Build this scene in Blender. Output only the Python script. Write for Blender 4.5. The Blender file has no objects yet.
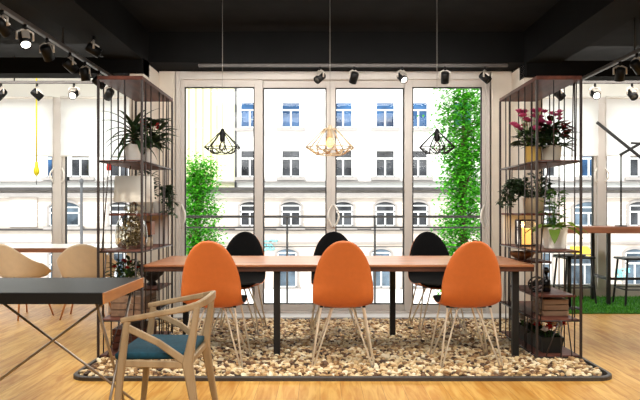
import bpy, bmesh, math, random
import numpy as np
from mathutils import Vector, Matrix, Quaternion
PI = math.pi
R = random.Random(7)
SC = bpy.context.scene
COL = SC.collection
F = 700.0; CX = 320.0; CY = 209.0; H = 1.12       # photo calibration (pixels at 640 wide), camera height

def px(x, y, D):                                   # a point of the photo at depth D -> place in the room
    return Vector(((x - CX) * D / F, D, H - (y - CY) * D / F))

# ------------------------------------------------------------------ materials
def lin(c):
    return tuple(((v / 255) / 12.92 if v / 255 <= .04045 else ((v / 255 + .055) / 1.055) ** 2.4) for v in c) + (1.0,)

def newmat(name):
    m = bpy.data.materials.new(name); m.use_nodes = True
    nt = m.node_tree
    return m, nt, nt.nodes['Principled BSDF']

def mat(name, col, rough=.5, metal=0., noise=0., scale=8., stretch=(1, 1, 1), emit=0., trans=0., spec=.5, col2=None, bump=0.):
    m, nt, b = newmat(name)
    N, L = nt.nodes, nt.links
    c = lin(col)
    b.inputs['Base Color'].default_value = c
    b.inputs['Roughness'].default_value = rough
    b.inputs['Metallic'].default_value = metal
    b.inputs['Specular IOR Level'].default_value = spec
    b.inputs['Transmission Weight'].default_value = trans
    if emit:
        b.inputs['Emission Color'].default_value = c; b.inputs['Emission Strength'].default_value = emit
    if noise or col2:
        tc = N.new('ShaderNodeTexCoord'); mp = N.new('ShaderNodeMapping'); mp.inputs['Scale'].default_value = stretch
        nz = N.new('ShaderNodeTexNoise'); nz.inputs['Scale'].default_value = scale; nz.inputs['Detail'].default_value = 6
        rp = N.new('ShaderNodeValToRGB')
        k = noise
        rp.color_ramp.elements[0].position = .3; rp.color_ramp.elements[1].position = .7
        d = lin(col2) if col2 else tuple(v * (1 - k) for v in c[:3]) + (1,)
        rp.color_ramp.elements[0].color = d
        rp.color_ramp.elements[1].color = tuple(min(1, v * (1 + k * .6)) for v in c[:3]) + (1,)
        L.new(tc.outputs['Object'], mp.inputs[0]); L.new(mp.outputs[0], nz.inputs['Vector'])
        L.new(nz.outputs['Fac'], rp.inputs[0]); L.new(rp.outputs[0], b.inputs['Base Color'])
        if bump:
            bp = N.new('ShaderNodeBump'); bp.inputs['Strength'].default_value = bump; bp.inputs['Distance'].default_value = .01
            L.new(nz.outputs['Fac'], bp.inputs['Height']); L.new(bp.outputs[0], b.inputs['Normal'])
    return m

def glass_mat(name, tint=(1, 1, 1), refl=.08, dens=0.):
    m, nt, b = newmat(name); N, L = nt.nodes, nt.links
    N.remove(b); out = N['Material Output']
    t = N.new('ShaderNodeBsdfTransparent'); t.inputs[0].default_value = tuple(tint) + (1,)
    g = N.new('ShaderNodeBsdfGlossy'); g.inputs['Roughness'].default_value = .03
    mx = N.new('ShaderNodeMixShader')
    fr = N.new('ShaderNodeFresnel'); fr.inputs[0].default_value = 1.45
    mu = N.new('ShaderNodeMath'); mu.operation = 'MULTIPLY'; mu.inputs[1].default_value = refl / .04
    L.new(fr.outputs[0], mu.inputs[0]); L.new(mu.outputs[0], mx.inputs[0])
    L.new(t.outputs[0], mx.inputs[1]); L.new(g.outputs[0], mx.inputs[2]); L.new(mx.outputs[0], out.inputs[0])
    return m

def translucent_mat(name, col, fac=.5, col2=None, scale=3.):
    m, nt, b = newmat(name); N, L = nt.nodes, nt.links
    out = N['Material Output']
    b.inputs['Roughness'].default_value = .6
    t = N.new('ShaderNodeBsdfTranslucent'); mx = N.new('ShaderNodeMixShader'); mx.inputs[0].default_value = fac
    b.inputs['Base Color'].default_value = lin(col); t.inputs[0].default_value = lin(col)
    if col2:
        ge = N.new('ShaderNodeNewGeometry'); rp = N.new('ShaderNodeValToRGB')
        rp.color_ramp.elements[0].color = lin(col); rp.color_ramp.elements[1].color = lin(col2)
        L.new(ge.outputs['Random Per Island'], rp.inputs[0])
        L.new(rp.outputs[0], b.inputs['Base Color']); L.new(rp.outputs[0], t.inputs[0])
    L.new(b.outputs[0], mx.inputs[1]); L.new(t.outputs[0], mx.inputs[2]); L.new(mx.outputs[0], out.inputs[0])
    return m

def wood_mat(name, c1, c2, axis='X', scale=6., rough=.4, spec=.5):
    st = {'X': (.12, 1, 1), 'Y': (1, .12, 1), 'Z': (1, 1, .12)}[axis]
    return mat(name, c1, rough=rough, col2=c2, scale=scale * 3, stretch=st, spec=spec)

def floor_mat():
    m, nt, b = newmat('oak plank floor'); N, L = nt.nodes, nt.links
    tc = N.new('ShaderNodeTexCoord'); sp = N.new('ShaderNodeSeparateXYZ'); cb = N.new('ShaderNodeCombineXYZ')
    L.new(tc.outputs['Object'], sp.inputs[0]); L.new(sp.outputs['Y'], cb.inputs['X']); L.new(sp.outputs['X'], cb.inputs['Y'])
    br = N.new('ShaderNodeTexBrick'); L.new(cb.outputs[0], br.inputs['Vector'])
    br.inputs['Scale'].default_value = 1; br.inputs['Brick Width'].default_value = 1.3; br.inputs['Row Height'].default_value = .13
    br.inputs['Mortar Size'].default_value = .0012; br.inputs['Mortar Smooth'].default_value = .3; br.offset = .37
    br.inputs['Color1'].default_value = lin((224, 182, 104)); br.inputs['Color2'].default_value = lin((206, 160, 86))
    br.inputs['Mortar'].default_value = lin((150, 100, 52))
    mp = N.new('ShaderNodeMapping'); mp.inputs['Scale'].default_value = (1, .1, 1); L.new(tc.outputs['Object'], mp.inputs[0])
    nz = N.new('ShaderNodeTexNoise'); nz.inputs['Scale'].default_value = 22; nz.inputs['Detail'].default_value = 8; nz.inputs['Distortion'].default_value = 1.2
    L.new(mp.outputs[0], nz.inputs['Vector'])
    rp = N.new('ShaderNodeValToRGB'); rp.color_ramp.elements[0].position = .35; rp.color_ramp.elements[1].position = .65
    rp.color_ramp.elements[0].color = lin((220, 190, 142)); rp.color_ramp.elements[1].color = (1, 1, 1, 1)
    L.new(nz.outputs['Fac'], rp.inputs[0])
    mx = N.new('ShaderNodeMix'); mx.data_type = 'RGBA'; mx.blend_type = 'MULTIPLY'; mx.inputs[0].default_value = .9
    L.new(br.outputs['Color'], mx.inputs[6]); L.new(rp.outputs[0], mx.inputs[7]); L.new(mx.outputs[2], b.inputs['Base Color'])
    b.inputs['Roughness'].default_value = .45; b.inputs['Specular IOR Level'].default_value = .18
    return m

def pebble_mat():
    m, nt, b = newmat('river pebble stone'); N, L = nt.nodes, nt.links
    ge = N.new('ShaderNodeNewGeometry'); rp = N.new('ShaderNodeValToRGB'); e = rp.color_ramp.elements
    cols = [(0, (58, 40, 28)), (.14, (112, 78, 48)), (.32, (168, 128, 80)), (.48, (204, 170, 120)), (.68, (226, 200, 152)), (.88, (238, 218, 178)), (1, (248, 236, 208))]
    e[0].position = 0; e[0].color = lin(cols[0][1]); e[1].position = 1; e[1].color = lin(cols[-1][1])
    for p, c in cols[1:-1]:
        k = e.new(p); k.color = lin(c)
    L.new(ge.outputs['Random Per Island'], rp.inputs[0]); L.new(rp.outputs[0], b.inputs['Base Color'])
    b.inputs['Roughness'].default_value = .55
    return m

M = dict(
    floor=floor_mat(), pebble=pebble_mat(),
    black_ceiling=mat('black painted ceiling', (27, 27, 27), .9, noise=.25, scale=5, spec=.1),
    beam=mat('black painted beam', (16, 16, 16), .9, noise=.2, scale=5, spec=.1),
    plaster=mat('warm beige plaster', (222, 212, 198), .85, noise=.05, scale=6),
    header=mat('off white header', (226, 226, 218), .8, noise=.04, scale=4),
    wallw=mat('warm white wall', (222, 216, 206), .9, noise=.04, scale=3),
    frame=mat('pale aluminium frame', (206, 200, 193), .45, metal=.0, noise=.06, scale=3),
    gasket=mat('black window gasket', (22, 22, 24), .6),
    glass=glass_mat('window glass', (.97, .985, .98), .025),
    stone=mat('white sill stone', (236, 234, 230), .5, noise=.05, scale=12),
    table_top=wood_mat('reddish walnut table top', (182, 122, 82), (136, 82, 52), 'X', 5, .35),
    wood_edge=wood_mat('walnut edge', (92, 52, 34), (62, 34, 22), 'X', 5, .45),
    blackmetal=mat('black powder coated metal', (13, 12, 12), .5, noise=.15, scale=20),
    rod=mat('bronze brown metal rod', (62, 53, 51), .42, metal=.35, noise=.15, scale=30),
    shelf_wood=wood_mat('dark stained shelf wood', (112, 66, 52), (70, 40, 34), 'Y', 6, .5, .18),
    orange=mat('orange moulded shell', (212, 114, 54), .45, noise=.04, scale=30, bump=.03),
    blackfab=mat('black upholstery', (10, 10, 11), .9, noise=.3, scale=60, spec=.15),
    cream_metal=mat('cream lacquered wire', (244, 232, 212), .35, metal=.0, noise=.06, scale=20),
    pad=mat('black rubber', (18, 18, 18), .7),
    ash=wood_mat('pale ash wood', (190, 164, 128), (160, 134, 100), 'Z', 7, .5),
    teal=mat('teal blue upholstery', (3, 68, 86), .8, noise=.25, scale=60, bump=.1),
    laminate=mat('black laminate', (20, 21, 23), .42, noise=.15, scale=12, spec=.32),
    lam_edge=mat('black front edge', (6, 6, 6), .5, noise=.2, scale=9),  # front edge of the table, blacker than its top
    oak_edge=wood_mat('orange oak edge', (214, 150, 92), (180, 116, 66), 'Y', 8, .4),
    steel=mat('brushed steel rod', (178, 166, 156), .35, metal=.7, noise=.1, scale=25),
    rim=mat('dark tray rim', (72, 66, 62), .5, noise=.25, scale=14),
    can=mat('black spotlight body', (8, 8, 8), .5, noise=.2, scale=30, spec=.25),
    bracket=mat('pale metal bracket', (196, 188, 178), .35, metal=.4, noise=.08, scale=30),
    lens_on=mat('lit lens', (255, 250, 238), .4, emit=4.),
    lens=mat('dim lens', (90, 88, 82), .2, noise=.1, scale=20),
    pend_black=mat('black pendant wire', (12, 12, 12), .5),
    pend_white=mat('cream pendant wire', (244, 224, 190), .5, noise=.05, scale=20),
    bulb=mat('warm bulb glass', (255, 206, 120), .2, emit=2.2),
    clearbulb=glass_mat('clear bulb glass', (.96, .96, .94), .12),
    cable=mat('grey cable', (176, 172, 166), .6),
    yellow=mat('yellow cable', (226, 214, 40), .5, noise=.05, scale=10),
    potw=mat('white ceramic', (238, 234, 226), .35, noise=.04, scale=14),
    potcream=mat('cream ceramic', (226, 218, 200), .4, noise=.05, scale=14),
    potyel=mat('mustard ceramic', (214, 178, 92), .4, noise=.08, scale=14),
    pottan=mat('tan ceramic', (196, 178, 148), .45, noise=.08, scale=14),
    soil=mat('dark potting soil', (46, 34, 26), .95, noise=.4, scale=40),
    leaf_dark=translucent_mat('dark green leaf', (22, 44, 22), .2, (48, 74, 36)),
    leaf_mid=translucent_mat('mid green leaf', (52, 92, 34), .3, (96, 138, 52)),
    leaf_blue=translucent_mat('grey green leaf', (40, 62, 54), .2, (84, 108, 98)),
    leaf_broad=translucent_mat('broad olive leaf', (76, 110, 34), .35, (150, 174, 66)),
    leaf_red=translucent_mat('dark red leaf', (74, 14, 18), .25, (120, 24, 28)),
    petal_pink=translucent_mat('magenta petal', (188, 44, 104), .3, (226, 96, 150)),
    petal_red=translucent_mat('red petal', (196, 20, 30), .25, (226, 50, 52)),
    petal_white=translucent_mat('white petal', (236, 226, 220), .3, (250, 244, 240)),
    leaf_out=translucent_mat('bright sunlit leaf', (26, 124, 14), .45, (112, 204, 48)),
    bark=mat('tree bark', (104, 84, 62), .9, noise=.3, scale=12, bump=.3),
    moss=mat('brown moss', (132, 116, 82), .95, noise=.5, scale=30, col2=(66, 68, 44), bump=.4),
    mossleaf=translucent_mat('dried moss', (104, 84, 54), .2, (170, 150, 112)),
    jar=glass_mat('greenish jar glass', (.93, .95, .90), .025),
    copper=mat('copper tin', (166, 104, 70), .35, metal=.6, noise=.15, scale=12),
    crate=wood_mat('weathered crate wood', (150, 118, 92), (104, 78, 60), 'Y', 8, .7),
    box_tan=wood_mat('tan box wood', (168, 136, 108), (132, 102, 78), 'X', 8, .6),
    shade=translucent_mat('white linen shade', (240, 236, 226), .35),
    candle=mat('glowing candle wax', (255, 190, 96), .5, emit=1.6),
    bowlwood=wood_mat('turned bowl wood', (186, 130, 82), (146, 94, 56), 'X', 8, .45),
    bottle=mat('black glass bottle', (12, 12, 14), .15, noise=.1, scale=10),
    trough=mat('black trough', (24, 27, 26), .55, noise=.2, scale=14),
    beige=mat('beige moulded plastic', (226, 204, 172), .45, noise=.04, scale=20),
    white_top=mat('white laminate', (240, 238, 232), .35, noise=.03, scale=9),
    counter_edge=wood_mat('brown counter edge', (164, 106, 74), (128, 78, 52), 'X', 5, .5),
    red=mat('red tag', (196, 36, 34), .5, noise=.1, scale=30),
    grass=translucent_mat('lawn blade', (48, 128, 24), .2, (104, 180, 52)),
    grassbase=mat('lawn base', (40, 104, 22), .95, noise=.5, scale=40),
    blind=translucent_mat('white roller blind', (248, 248, 246), .62),
    facade=mat('white sunlit render', (238, 236, 230), .9, noise=.03, scale=.3),
    facade2=mat('pale stone render', (206, 194, 182), .9, noise=.10, scale=.6, col2=(180, 168, 158)),
    facadey=mat('pale yellow render', (232, 228, 190), .9, noise=.05, scale=.4),
    ledge=mat('grey stone ledge', (70, 66, 65), .9, noise=.25, scale=1.2),
    winframe=mat('white painted window frame', (232, 232, 230), .6, noise=.03, scale=2),
    reveal=mat('grey window reveal', (150, 144, 140), .8, noise=.1, scale=2),
    pane=mat('pane with painted sky blue', (62, 100, 142), .5, noise=.25, scale=.7, col2=(26, 38, 58), spec=.1),  # sky reflection painted into the base colour, surface hardly glossy
    paned=mat('dark mottled pane', (70, 72, 76), .5, noise=.35, scale=.9, col2=(16, 16, 18), spec=.1),  # mottled dark glass colour, hardly any gloss
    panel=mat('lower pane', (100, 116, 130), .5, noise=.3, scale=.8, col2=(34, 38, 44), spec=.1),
    street=mat('pale pavement', (240, 238, 234), .9, noise=.06, scale=.5),
    pipe=mat('grey drain pipe', (74, 74, 76), .6, noise=.1, scale=2),
    cyan=mat('cyan spray paint', (130, 200, 206), .7, noise=.1, scale=2),
    awning=mat('yellow awning', (240, 196, 60), .7, noise=.06, scale=2),
    railm=mat('grey railing metal', (104, 104, 106), .45, metal=.3, noise=.1, scale=8),
)

# ------------------------------------------------------------------ mesh builder
class MB:
    k = 1.
    def __init__(s): s.v = []; s.f = []; s.mi = []; s.sm = []
    def add(s, vs, fs, mi=0, smooth=False):
        o = len(s.v); s.v += [tuple(v) for v in vs]
        for f in fs: s.f.append(tuple(i + o for i in f)); s.mi.append(mi); s.sm.append(smooth)
    def box(s, c, d, rot=None, mi=0, bev=0.):
        x, y, z = d[0] / 2, d[1] / 2, d[2] / 2
        c = Vector(c)
        if bev > 0:
            bm = bmesh.new(); bmesh.ops.create_cube(bm, size=1)
            for v in bm.verts: v.co = Vector((v.co.x * d[0], v.co.y * d[1], v.co.z * d[2]))
            bmesh.ops.bevel(bm, geom=bm.edges[:], offset=min(bev, min(d) * .45), segments=2, affect='EDGES', profile=.5)
            bm.verts.index_update()
            vs = [v.co.copy() for v in bm.verts]; fs = [[v.index for v in f.verts] for f in bm.faces]; bm.free()
        else:
            vs = [Vector((a, b, e)) for a in (-x, x) for b in (-y, y) for e in (-z, z)]
            fs = [(0, 1, 3, 2), (4, 6, 7, 5), (0, 4, 5, 1), (2, 3, 7, 6), (0, 2, 6, 4), (1, 5, 7, 3)]
        if rot is not None: vs = [rot @ v for v in vs]
        s.add([v + c for v in vs], fs, mi)
        return s
    def bb(s, lo, hi, mi=0, bev=0.):
        return s.box([(a + b) / 2 for a, b in zip(lo, hi)], [b - a for a, b in zip(lo, hi)], None, mi, bev)
    def tube(s, pts, r, n=8, closed=False, cap=True, mi=0):
        pts = [Vector(p) for p in pts]; k = len(pts)
        rs = r if isinstance(r, (list, tuple)) else [r] * k
        vs = []; up = None
        for i, p in enumerate(pts):
            if closed: t = pts[(i + 1) % k] - pts[i - 1]
            else: t = pts[min(i + 1, k - 1)] - pts[max(i - 1, 0)]
            t.normalize()
            if up is None:
                up = Vector((0, 0, 1)) if abs(t.z) < .9 else Vector((1, 0, 0))
            a = t.cross(up)
            if a.length < 1e-6: a = t.orthogonal()
            a.normalize(); b = a.cross(t).normalized(); up = b
            for j in range(n):
                an = 2 * PI * j / n
                vs.append(p + (a * math.cos(an) + b * math.sin(an)) * rs[i])
        fs = []
        for i in range(k if closed else k - 1):
            i2 = (i + 1) % k
            for j in range(n):
                j2 = (j + 1) % n
                fs.append((i * n + j, i * n + j2, i2 * n + j2, i2 * n + j))
        s.add(vs, fs, mi, True)
        if cap and not closed:
            o = len(s.v) - len(vs)
            s.f.append(tuple(o + j for j in range(n))[::-1]); s.f.append(tuple(o + (k - 1) * n + j for j in range(n)))
            s.mi += [mi, mi]; s.sm += [False, False]
        return s
    def lathe(s, prof, n=24, c=(0, 0, 0), mi=0, mat3=None, smooth=True):
        c = Vector(c); vs = []
        for (r, z) in prof:
            for j in range(n):
                a = 2 * PI * j / n; v = Vector((r * math.cos(a), r * math.sin(a), z))
                if mat3 is not None: v = mat3 @ v
                vs.append(v + c)
        fs = []
        for i in range(len(prof) - 1):
            for j in range(n):
                j2 = (j + 1) % n; fs.append((i * n + j, i * n + j2, (i + 1) * n + j2, (i + 1) * n + j))
        s.add(vs, fs, mi, smooth)
        return s
    def sweep(s, pts, whs, ups=None, up=Vector((0, 0, 1)), closed=False):
        """rectangular section (w across, h along up) swept on pts"""
        pts = [Vector(p) for p in pts]; k = len(pts); vs = []
        for i, p in enumerate(pts):
            t = (pts[min(i + 1, k - 1)] - pts[max(i - 1, 0)]).normalized()
            u = ups[i] if ups else up
            a = t.cross(u)
            if a.length < 1e-4: a = t.cross(Vector((1, 0, 0)))
            a.normalize(); b = a.cross(t).normalized()
            w, h = whs[i] if isinstance(whs[0], (list, tuple)) else whs
            w *= s.k; h *= s.k
            ch = min(w, h) * .22
            for (x, y) in ((w / 2, h / 2 - ch), (w / 2 - ch, h / 2), (-w / 2 + ch, h / 2), (-w / 2, h / 2 - ch), (-w / 2, -h / 2 + ch), (-w / 2 + ch, -h / 2), (w / 2 - ch, -h / 2), (w / 2, -h / 2 + ch)):
                vs.append(p + a * x + b * y)
        n = 8; fs = []
        for i in range(k - 1):
            for j in range(n):
                j2 = (j + 1) % n; fs.append((i * n + j, i * n + j2, (i + 1) * n + j2, (i + 1) * n + j))
        fs.append(tuple(range(n))[::-1]); fs.append(tuple((k - 1) * n + j for j in range(n)))
        s.add(vs, fs)
        return s
    def leaf(s, base, d, length, width, droop=.3, n=4, fold=.15, shape='lance', mi=0):
        base = Vector(base); d = Vector(d).normalized()
        side = d.cross(Vector((0, 0, 1)))
        if side.length < .05: side = Vector((1, 0, 0))
        side.normalize(); nrm = side.cross(d).normalized()
        vs = []; p = base.copy(); dd = d.copy()
        for i in range(n + 1):
            t = i / n
            w = {'lance': math.sin(PI * min(1, .08 + t * .92)) ** .8 * (1 - .25 * t), 'strap': (1 - t) ** .5 * min(1, .55 + t * 2), 'round': max(0, math.sin(PI * min(1, .05 + t * .95))) ** .55}[shape] * width / 2
            if i == n: w = width * .02
            vs += [p - side * w + nrm * w * fold * 2, p, p + side * w + nrm * w * fold * 2]
            dd = (dd + Vector((0, 0, -1)) * droop / n).normalized(); nrm = side.cross(dd).normalized()
            p = p + dd * length / n
        fs = []
        for i in range(n):
            a = i * 3; fs += [(a, a + 1, a + 4, a + 3), (a + 1, a + 2, a + 5, a + 4)]
        s.add(vs, fs, mi, True)
        return s
    def build(s, name, mats, parent=None, loc=None):
        me = bpy.data.meshes.new(name); me.from_pydata(s.v, [], s.f)
        mats = mats if isinstance(mats, (list, tuple)) else [mats]
        for m in mats: me.materials.append(M[m] if isinstance(m, str) else m)
        me.polygons.foreach_set('material_index', s.mi); me.polygons.foreach_set('use_smooth', s.sm)
        bm = bmesh.new(); bm.from_mesh(me)
        if len(bm.faces) < 60000: bmesh.ops.recalc_face_normals(bm, faces=bm.faces[:])
        bm.to_mesh(me); bm.free(); me.update()
        o = bpy.data.objects.new(name, me); COL.objects.link(o)
        if parent: o.parent = parent
        if loc is not None: o.location = loc
        return o

def tag(o, label=None, cat=None, group=None, kind=None):
    if label: o['label'] = label
    if cat: o['category'] = cat
    if group: o['group'] = group
    if kind: o['kind'] = kind
    return o
def thing(name, label, cat, loc=(0, 0, 0), rz=0., group=None):
    o = bpy.data.objects.new(name, None); COL.objects.link(o); o.empty_display_size = .1
    o.location = loc; o.rotation_euler = (0, 0, rz)
    return tag(o, label, cat, group)
def struct(name, mb, m, parent=None):
    o = mb.build(name, m, parent)
    if not parent: o['kind'] = 'structure'
    return o
def dup(root, loc, rz=0., label=None, group=None):
    r = root.copy(); COL.objects.link(r); r.location = loc; r.rotation_euler = (0, 0, rz)
    if label: r['label'] = label
    if group: r['group'] = group
    for ch in list(root.children):
        c = ch.copy(); COL.objects.link(c); c.parent = r
        for g in list(ch.children):
            d = g.copy(); COL.objects.link(d); d.parent = c
    return r
def pot_prof(r0, r1, h, t=.006):
    return [(0.001, 0), (r0 * .9, 0), (r0, h * .04), (r1, h - .004), (r1, h), (r1 - t, h), (r1 - t * 1.3, h * .86), (.001, h * .86)]

# ------------------------------------------------------------------ room shell
ZC = 2.85
struct('floor', MB().bb((-8, -4, -.08), (8, 7.42, 0)).bb((-8, 7.42, -.08), (-1.83, 9.05, 0)).bb((2.16, 7.42, -.08), (8, 9.05, 0)), 'floor')
struct('ceiling', MB().bb((-8, -4, ZC), (8, 9.2, ZC + .15)), 'black_ceiling')
struct('wall_back', MB().bb((-8, -4.15, 0), (8, -4, ZC)), 'wallw')
struct('wall_left', MB().bb((-8.15, -4.15, 0), (-8, 9.2, ZC)), 'wallw')
struct('wall_right', MB().bb((8, -4.15, 0), (8.15, 9.2, ZC)), 'wallw')
XL, XR = -1.67, 1.99                                # inner faces of the two piers
struct('wall_pier_left', MB().bb((XL - .13, 6.62, 0), (XL, 7.45, 2.53)).bb((-1.96, 7.2, 0), (-1.83, 9.05, ZC)), 'plaster')
struct('wall_pier_right', MB().bb((XR, 6.82, 0), (XR + .13, 7.45, 2.53)).bb((2.16, 7.2, 0), (2.29, 9.05, ZC)), 'plaster')
# wall strips between pier and window frame
struct('wall_front', MB().bb((XL, 7.27, 0), (-1.5, 7.42, 2.55)).bb((1.765, 7.27, 0), (XR, 7.42, 2.55)), 'plaster')
struct('trim_1', MB().bb((XL, 6.83, 2.55), (XR, 7.45, ZC)), 'beam')          # beam over the wide window
struct('trim_2', MB().bb((XL - .33, -4, 2.53), (XL, 7.3, ZC)), 'beam')       # beams running in depth
struct('trim_3', MB().bb((XR, -4, 2.53), (XR + .33, 7.3, ZC)), 'beam')
struct('trim_4', MB().bb((-8, 8.55, 2.79), (XL - .33, 8.9, ZC)).bb((XR + .33, 8.55, 2.79), (8, 8.9, ZC)), 'beam')
struct('trim_6', MB().bb((-8, 6.6, 2.40), (XL, 6.85, ZC - .3)), 'beam')
struct('trim_7', MB().bb((XR, 6.75, 2.40), (8, 6.98, ZC - .3)), 'beam')
struct('trim_5', MB().bb((XL, 7.02, 0), (XR, 7.27, .035)), 'stone')          # pale stone strip before the window
struct('balcony_slab', MB().bb((-1.8, 7.45, -.12), (2.12, 7.95, -.02)), 'stone')

# ------------------------------------------------------------------ wide window, four sliding sashes
Y0 = 7.30
def wx(p): return (p - CX) * Y0 / F
def wz(p): return H - (p - CY) * Y0 / F
w1 = thing('window_1', None, None, (0, 0, 0)); w1['kind'] = 'structure'
fx0, fx1, fz0, fz1 = wx(175), wx(491), .0, 2.55
mb = MB()
mb.bb((fx0, Y0 - .03, fz0), (wx(181), Y0 + .12, fz1), bev=.004).bb((wx(485), Y0 - .03, fz0), (fx1, Y0 + .12, fz1), bev=.004)
mb.bb((wx(181), Y0 - .03, wz(80)), (wx(485), Y0 + .12, fz1), bev=.004).bb((wx(181), Y0 - .03, 0), (wx(485), Y0 + .12, wz(311)), bev=.004)
mb.build('window_frame', 'frame', w1)
sash = [(181, 262.5, 184.5, 254.5), (254.7, 331.0, 262.8, 326.5), (331.1, 412, 335.5, 404.5), (404.8, 485, 412.3, 482)]
for i, (a, b, c, d) in enumerate(sash):
    yo = Y0 + (.0 if i in (0, 3) else .045)
    s = MB(); zt, zb = wz(80), wz(311); gt, gb = wz(87), wz(305)
    s.bb((wx(a), yo, zb), (wx(c), yo + .045, zt), bev=.003).bb((wx(d), yo, zb), (wx(b), yo + .045, zt), bev=.003)
    s.bb((wx(c), yo, gt), (wx(d), yo + .045, zt), bev=.003).bb((wx(c), yo, zb), (wx(d), yo + .045, gb), bev=.003)
    so = s.build('sash', 'frame', w1)
    g = MB(); t = .012
    g.bb((wx(c), yo + .004, gb), (wx(c) + t, yo + .03, gt)).bb((wx(d) - t, yo + .004, gb), (wx(d), yo + .03, gt))
    g.bb((wx(c), yo + .004, gt - t), (wx(d), yo + .03, gt)).bb((wx(c), yo + .004, gb), (wx(d), yo + .03, gb + t))
    g.build('gasket', 'gasket', so)
    p = MB(); p.add([(wx(c), yo + .022, gb), (wx(d), yo + .022, gb), (wx(d), yo + .022, gt), (wx(c), yo + .022, gt)], [(0, 1, 2, 3)])
    p.build('pane', 'glass', so)
def bow_handle(X, y, z, w, h, sgn, parent):
    pts = [(X + sgn * w * math.sin(PI * i / 10), y - .03 * math.sin(PI * i / 10) - .004, z - h / 2 + h * i / 10) for i in range(11)]
    return MB().tube(pts, .011, 8).build('handle', 'potw', parent)
for (p_, sg) in ((181.5, 1), (332.5, -1), (334.5, 1), (484.5, -1)):
    bow_handle(wx(p_), Y0 - .005 if p_ in (181.5, 484.5) else Y0 + .04, wz(216), .045, .24, sg, w1)

# side bay windows, two sashes each
YB = 8.90
def bay(name, x0, x1, xm, lab):
    w = thing(name, None, None); w['kind'] = 'structure'
    zt = 2.54
    m = MB()
    m.bb((x0, YB, 0), (x0 + .07, YB + .12, zt), bev=.004).bb((x1 - .07, YB, 0), (x1, YB + .12, zt), bev=.004)
    m.bb((x0, YB, zt - .08), (x1, YB + .12, zt), bev=.004).bb((x0, YB, 0), (x1, YB + .12, .10), bev=.004)
    m.bb((xm - .045, YB - .02, .1), (xm + .045, YB + .12, zt - .08), bev=.004)
    m.build('window_frame', 'frame', w)
    for a, b, sg in ((x0 + .07, xm - .045, -1), (xm + .045, x1 - .07, 1)):
        s = MB(); k = .035
        s.bb((a, YB + .02, .1), (a + k, YB + .08, zt - .08)).bb((b - k, YB + .02, .1), (b, YB + .08, zt - .08))
        s.bb((a + k, YB + .02, .1), (b - k, YB + .08, .16)).bb((a + k, YB + .02, zt - .13), (b - k, YB + .08, zt - .08))
        so = s.build('sash', 'frame', w)
        MB().add([(a + k, YB + .05, .16), (b - k, YB + .05, .16), (b - k, YB + .05, zt - .13), (a + k, YB + .05, zt - .13)], [(0, 1, 2, 3)]) if 0 else None
        p = MB(); p.add([(a + k, YB + .05, .16), (b - k, YB + .05, .16), (b - k, YB + .05, zt - .13), (a + k, YB + .05, zt - .13)], [(0, 1, 2, 3)])
        p.build('pane', 'glass', so)
        g = MB(); g.bb((a + k, YB + .03, .16), (a + k + .012, YB + .07, zt - .13)).bb((b - k - .012, YB + .03, .16), (b - k, YB + .07, zt - .13)); g.build('gasket', 'gasket', so)
        bow_handle(xm + sg * .05, YB + .0, 1.55, .04, .18, sg, w)
    return w
XML, XMR = -3.33, 3.57
bay('window_2', -4.95, -1.96, XML, '')
bay('window_3', 2.29, 5.05, XMR, '')
struct('wall_bay', MB().bb((-8, YB, 2.54), (XL - .13, YB + .15, ZC)).bb((XR + .13, YB, 2.54), (8, YB + .15, ZC))
       .bb((-8, YB, 0), (-4.95, YB + .15, 2.54)).bb((5.05, YB, 0), (8, YB + .15, 2.54)), 'header')
# roller blinds
def blind(x0, x1, lab):
    t = thing('roller_blind', lab, 'blind', ((x0 + x1) / 2, YB - .05, 0), 0, 'white roller blinds in the side bays')
    w = (x1 - x0) / 2 ; zt, zb = 2.53, 1.12 + 53 * (YB - .05) / F
    m = MB(); n = 26; vs = []
    for i in range(n + 1):
        z = zt - (zt - zb) * i / n
        yy = .004 * math.sin(i * .9) + .010 * math.exp(-((i - 10) / 2.2) ** 2)
        vs += [(-w, yy, z), (w, yy, z)]
    m.add(vs, [(2 * i, 2 * i + 1, 2 * i + 3, 2 * i + 2) for i in range(n)], 0, True)
    m.build('blind_fabric', 'blind', t)
    MB().tube([(-w, .0, zt), (w, .0, zt)], .016, 10).build('roller', 'potw', t)
    MB().tube([(-w, .0, zb), (w, .0, zb)], .007, 8).build('hem_bar', 'potw', t)
blind(-4.9, XML - .05, 'white roller blind behind the lemon yellow pendant cord')
blind(XML + .05, -2.0, 'white roller blind behind the shelf holding the lamp and glass jar')
blind(2.33, XMR - .05, 'white roller blind behind the shelf holding the pink flowers')
blind(XMR + .05, 5.0, 'white roller blind behind the angular black lamp arms')

# ------------------------------------------------------------------ tray and pebbles
TX0, TX1, TY0, TY1 = -1.645, 1.945, 4.55, 7.0
def rounded_rect(x0, x1, y0, y1, r, n=6):
    pts = []
    for cx, cy, a0 in ((x0 + r, y0 + r, PI), (x1 - r, y0 + r, 1.5 * PI), (x1 - .01, y1 - .01, 0), (x0 + .01, y1 - .01, PI / 2)):
        rr = r if cy < y1 - .1 else .01
        for i in range(n + 1):
            a = a0 + (PI / 2) * i / n; pts.append((cx + rr * math.cos(a), cy + rr * math.sin(a)))
    return pts
tray = thing('pebble_tray', 'dark rimmed rounded floor tray filled with pale pebbles under the long table', 'tray', (0, 0, 0))
rr = rounded_rect(TX0, TX1, TY0, TY1, .14)
m = MB(); k = len(rr); ins = rounded_rect(TX0 + .026, TX1 - .026, TY0 + .026, TY1 - .026, .118)
vs = [(x, y, z) for (z, ring) in ((0, rr), (.022, rr), (.028, [((a[0] * .8 + b[0] * .2), (a[1] * .8 + b[1] * .2)) for a, b in zip(rr, ins)]), (.028, ins), (.004, ins)) for (x, y) in ring]
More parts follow.
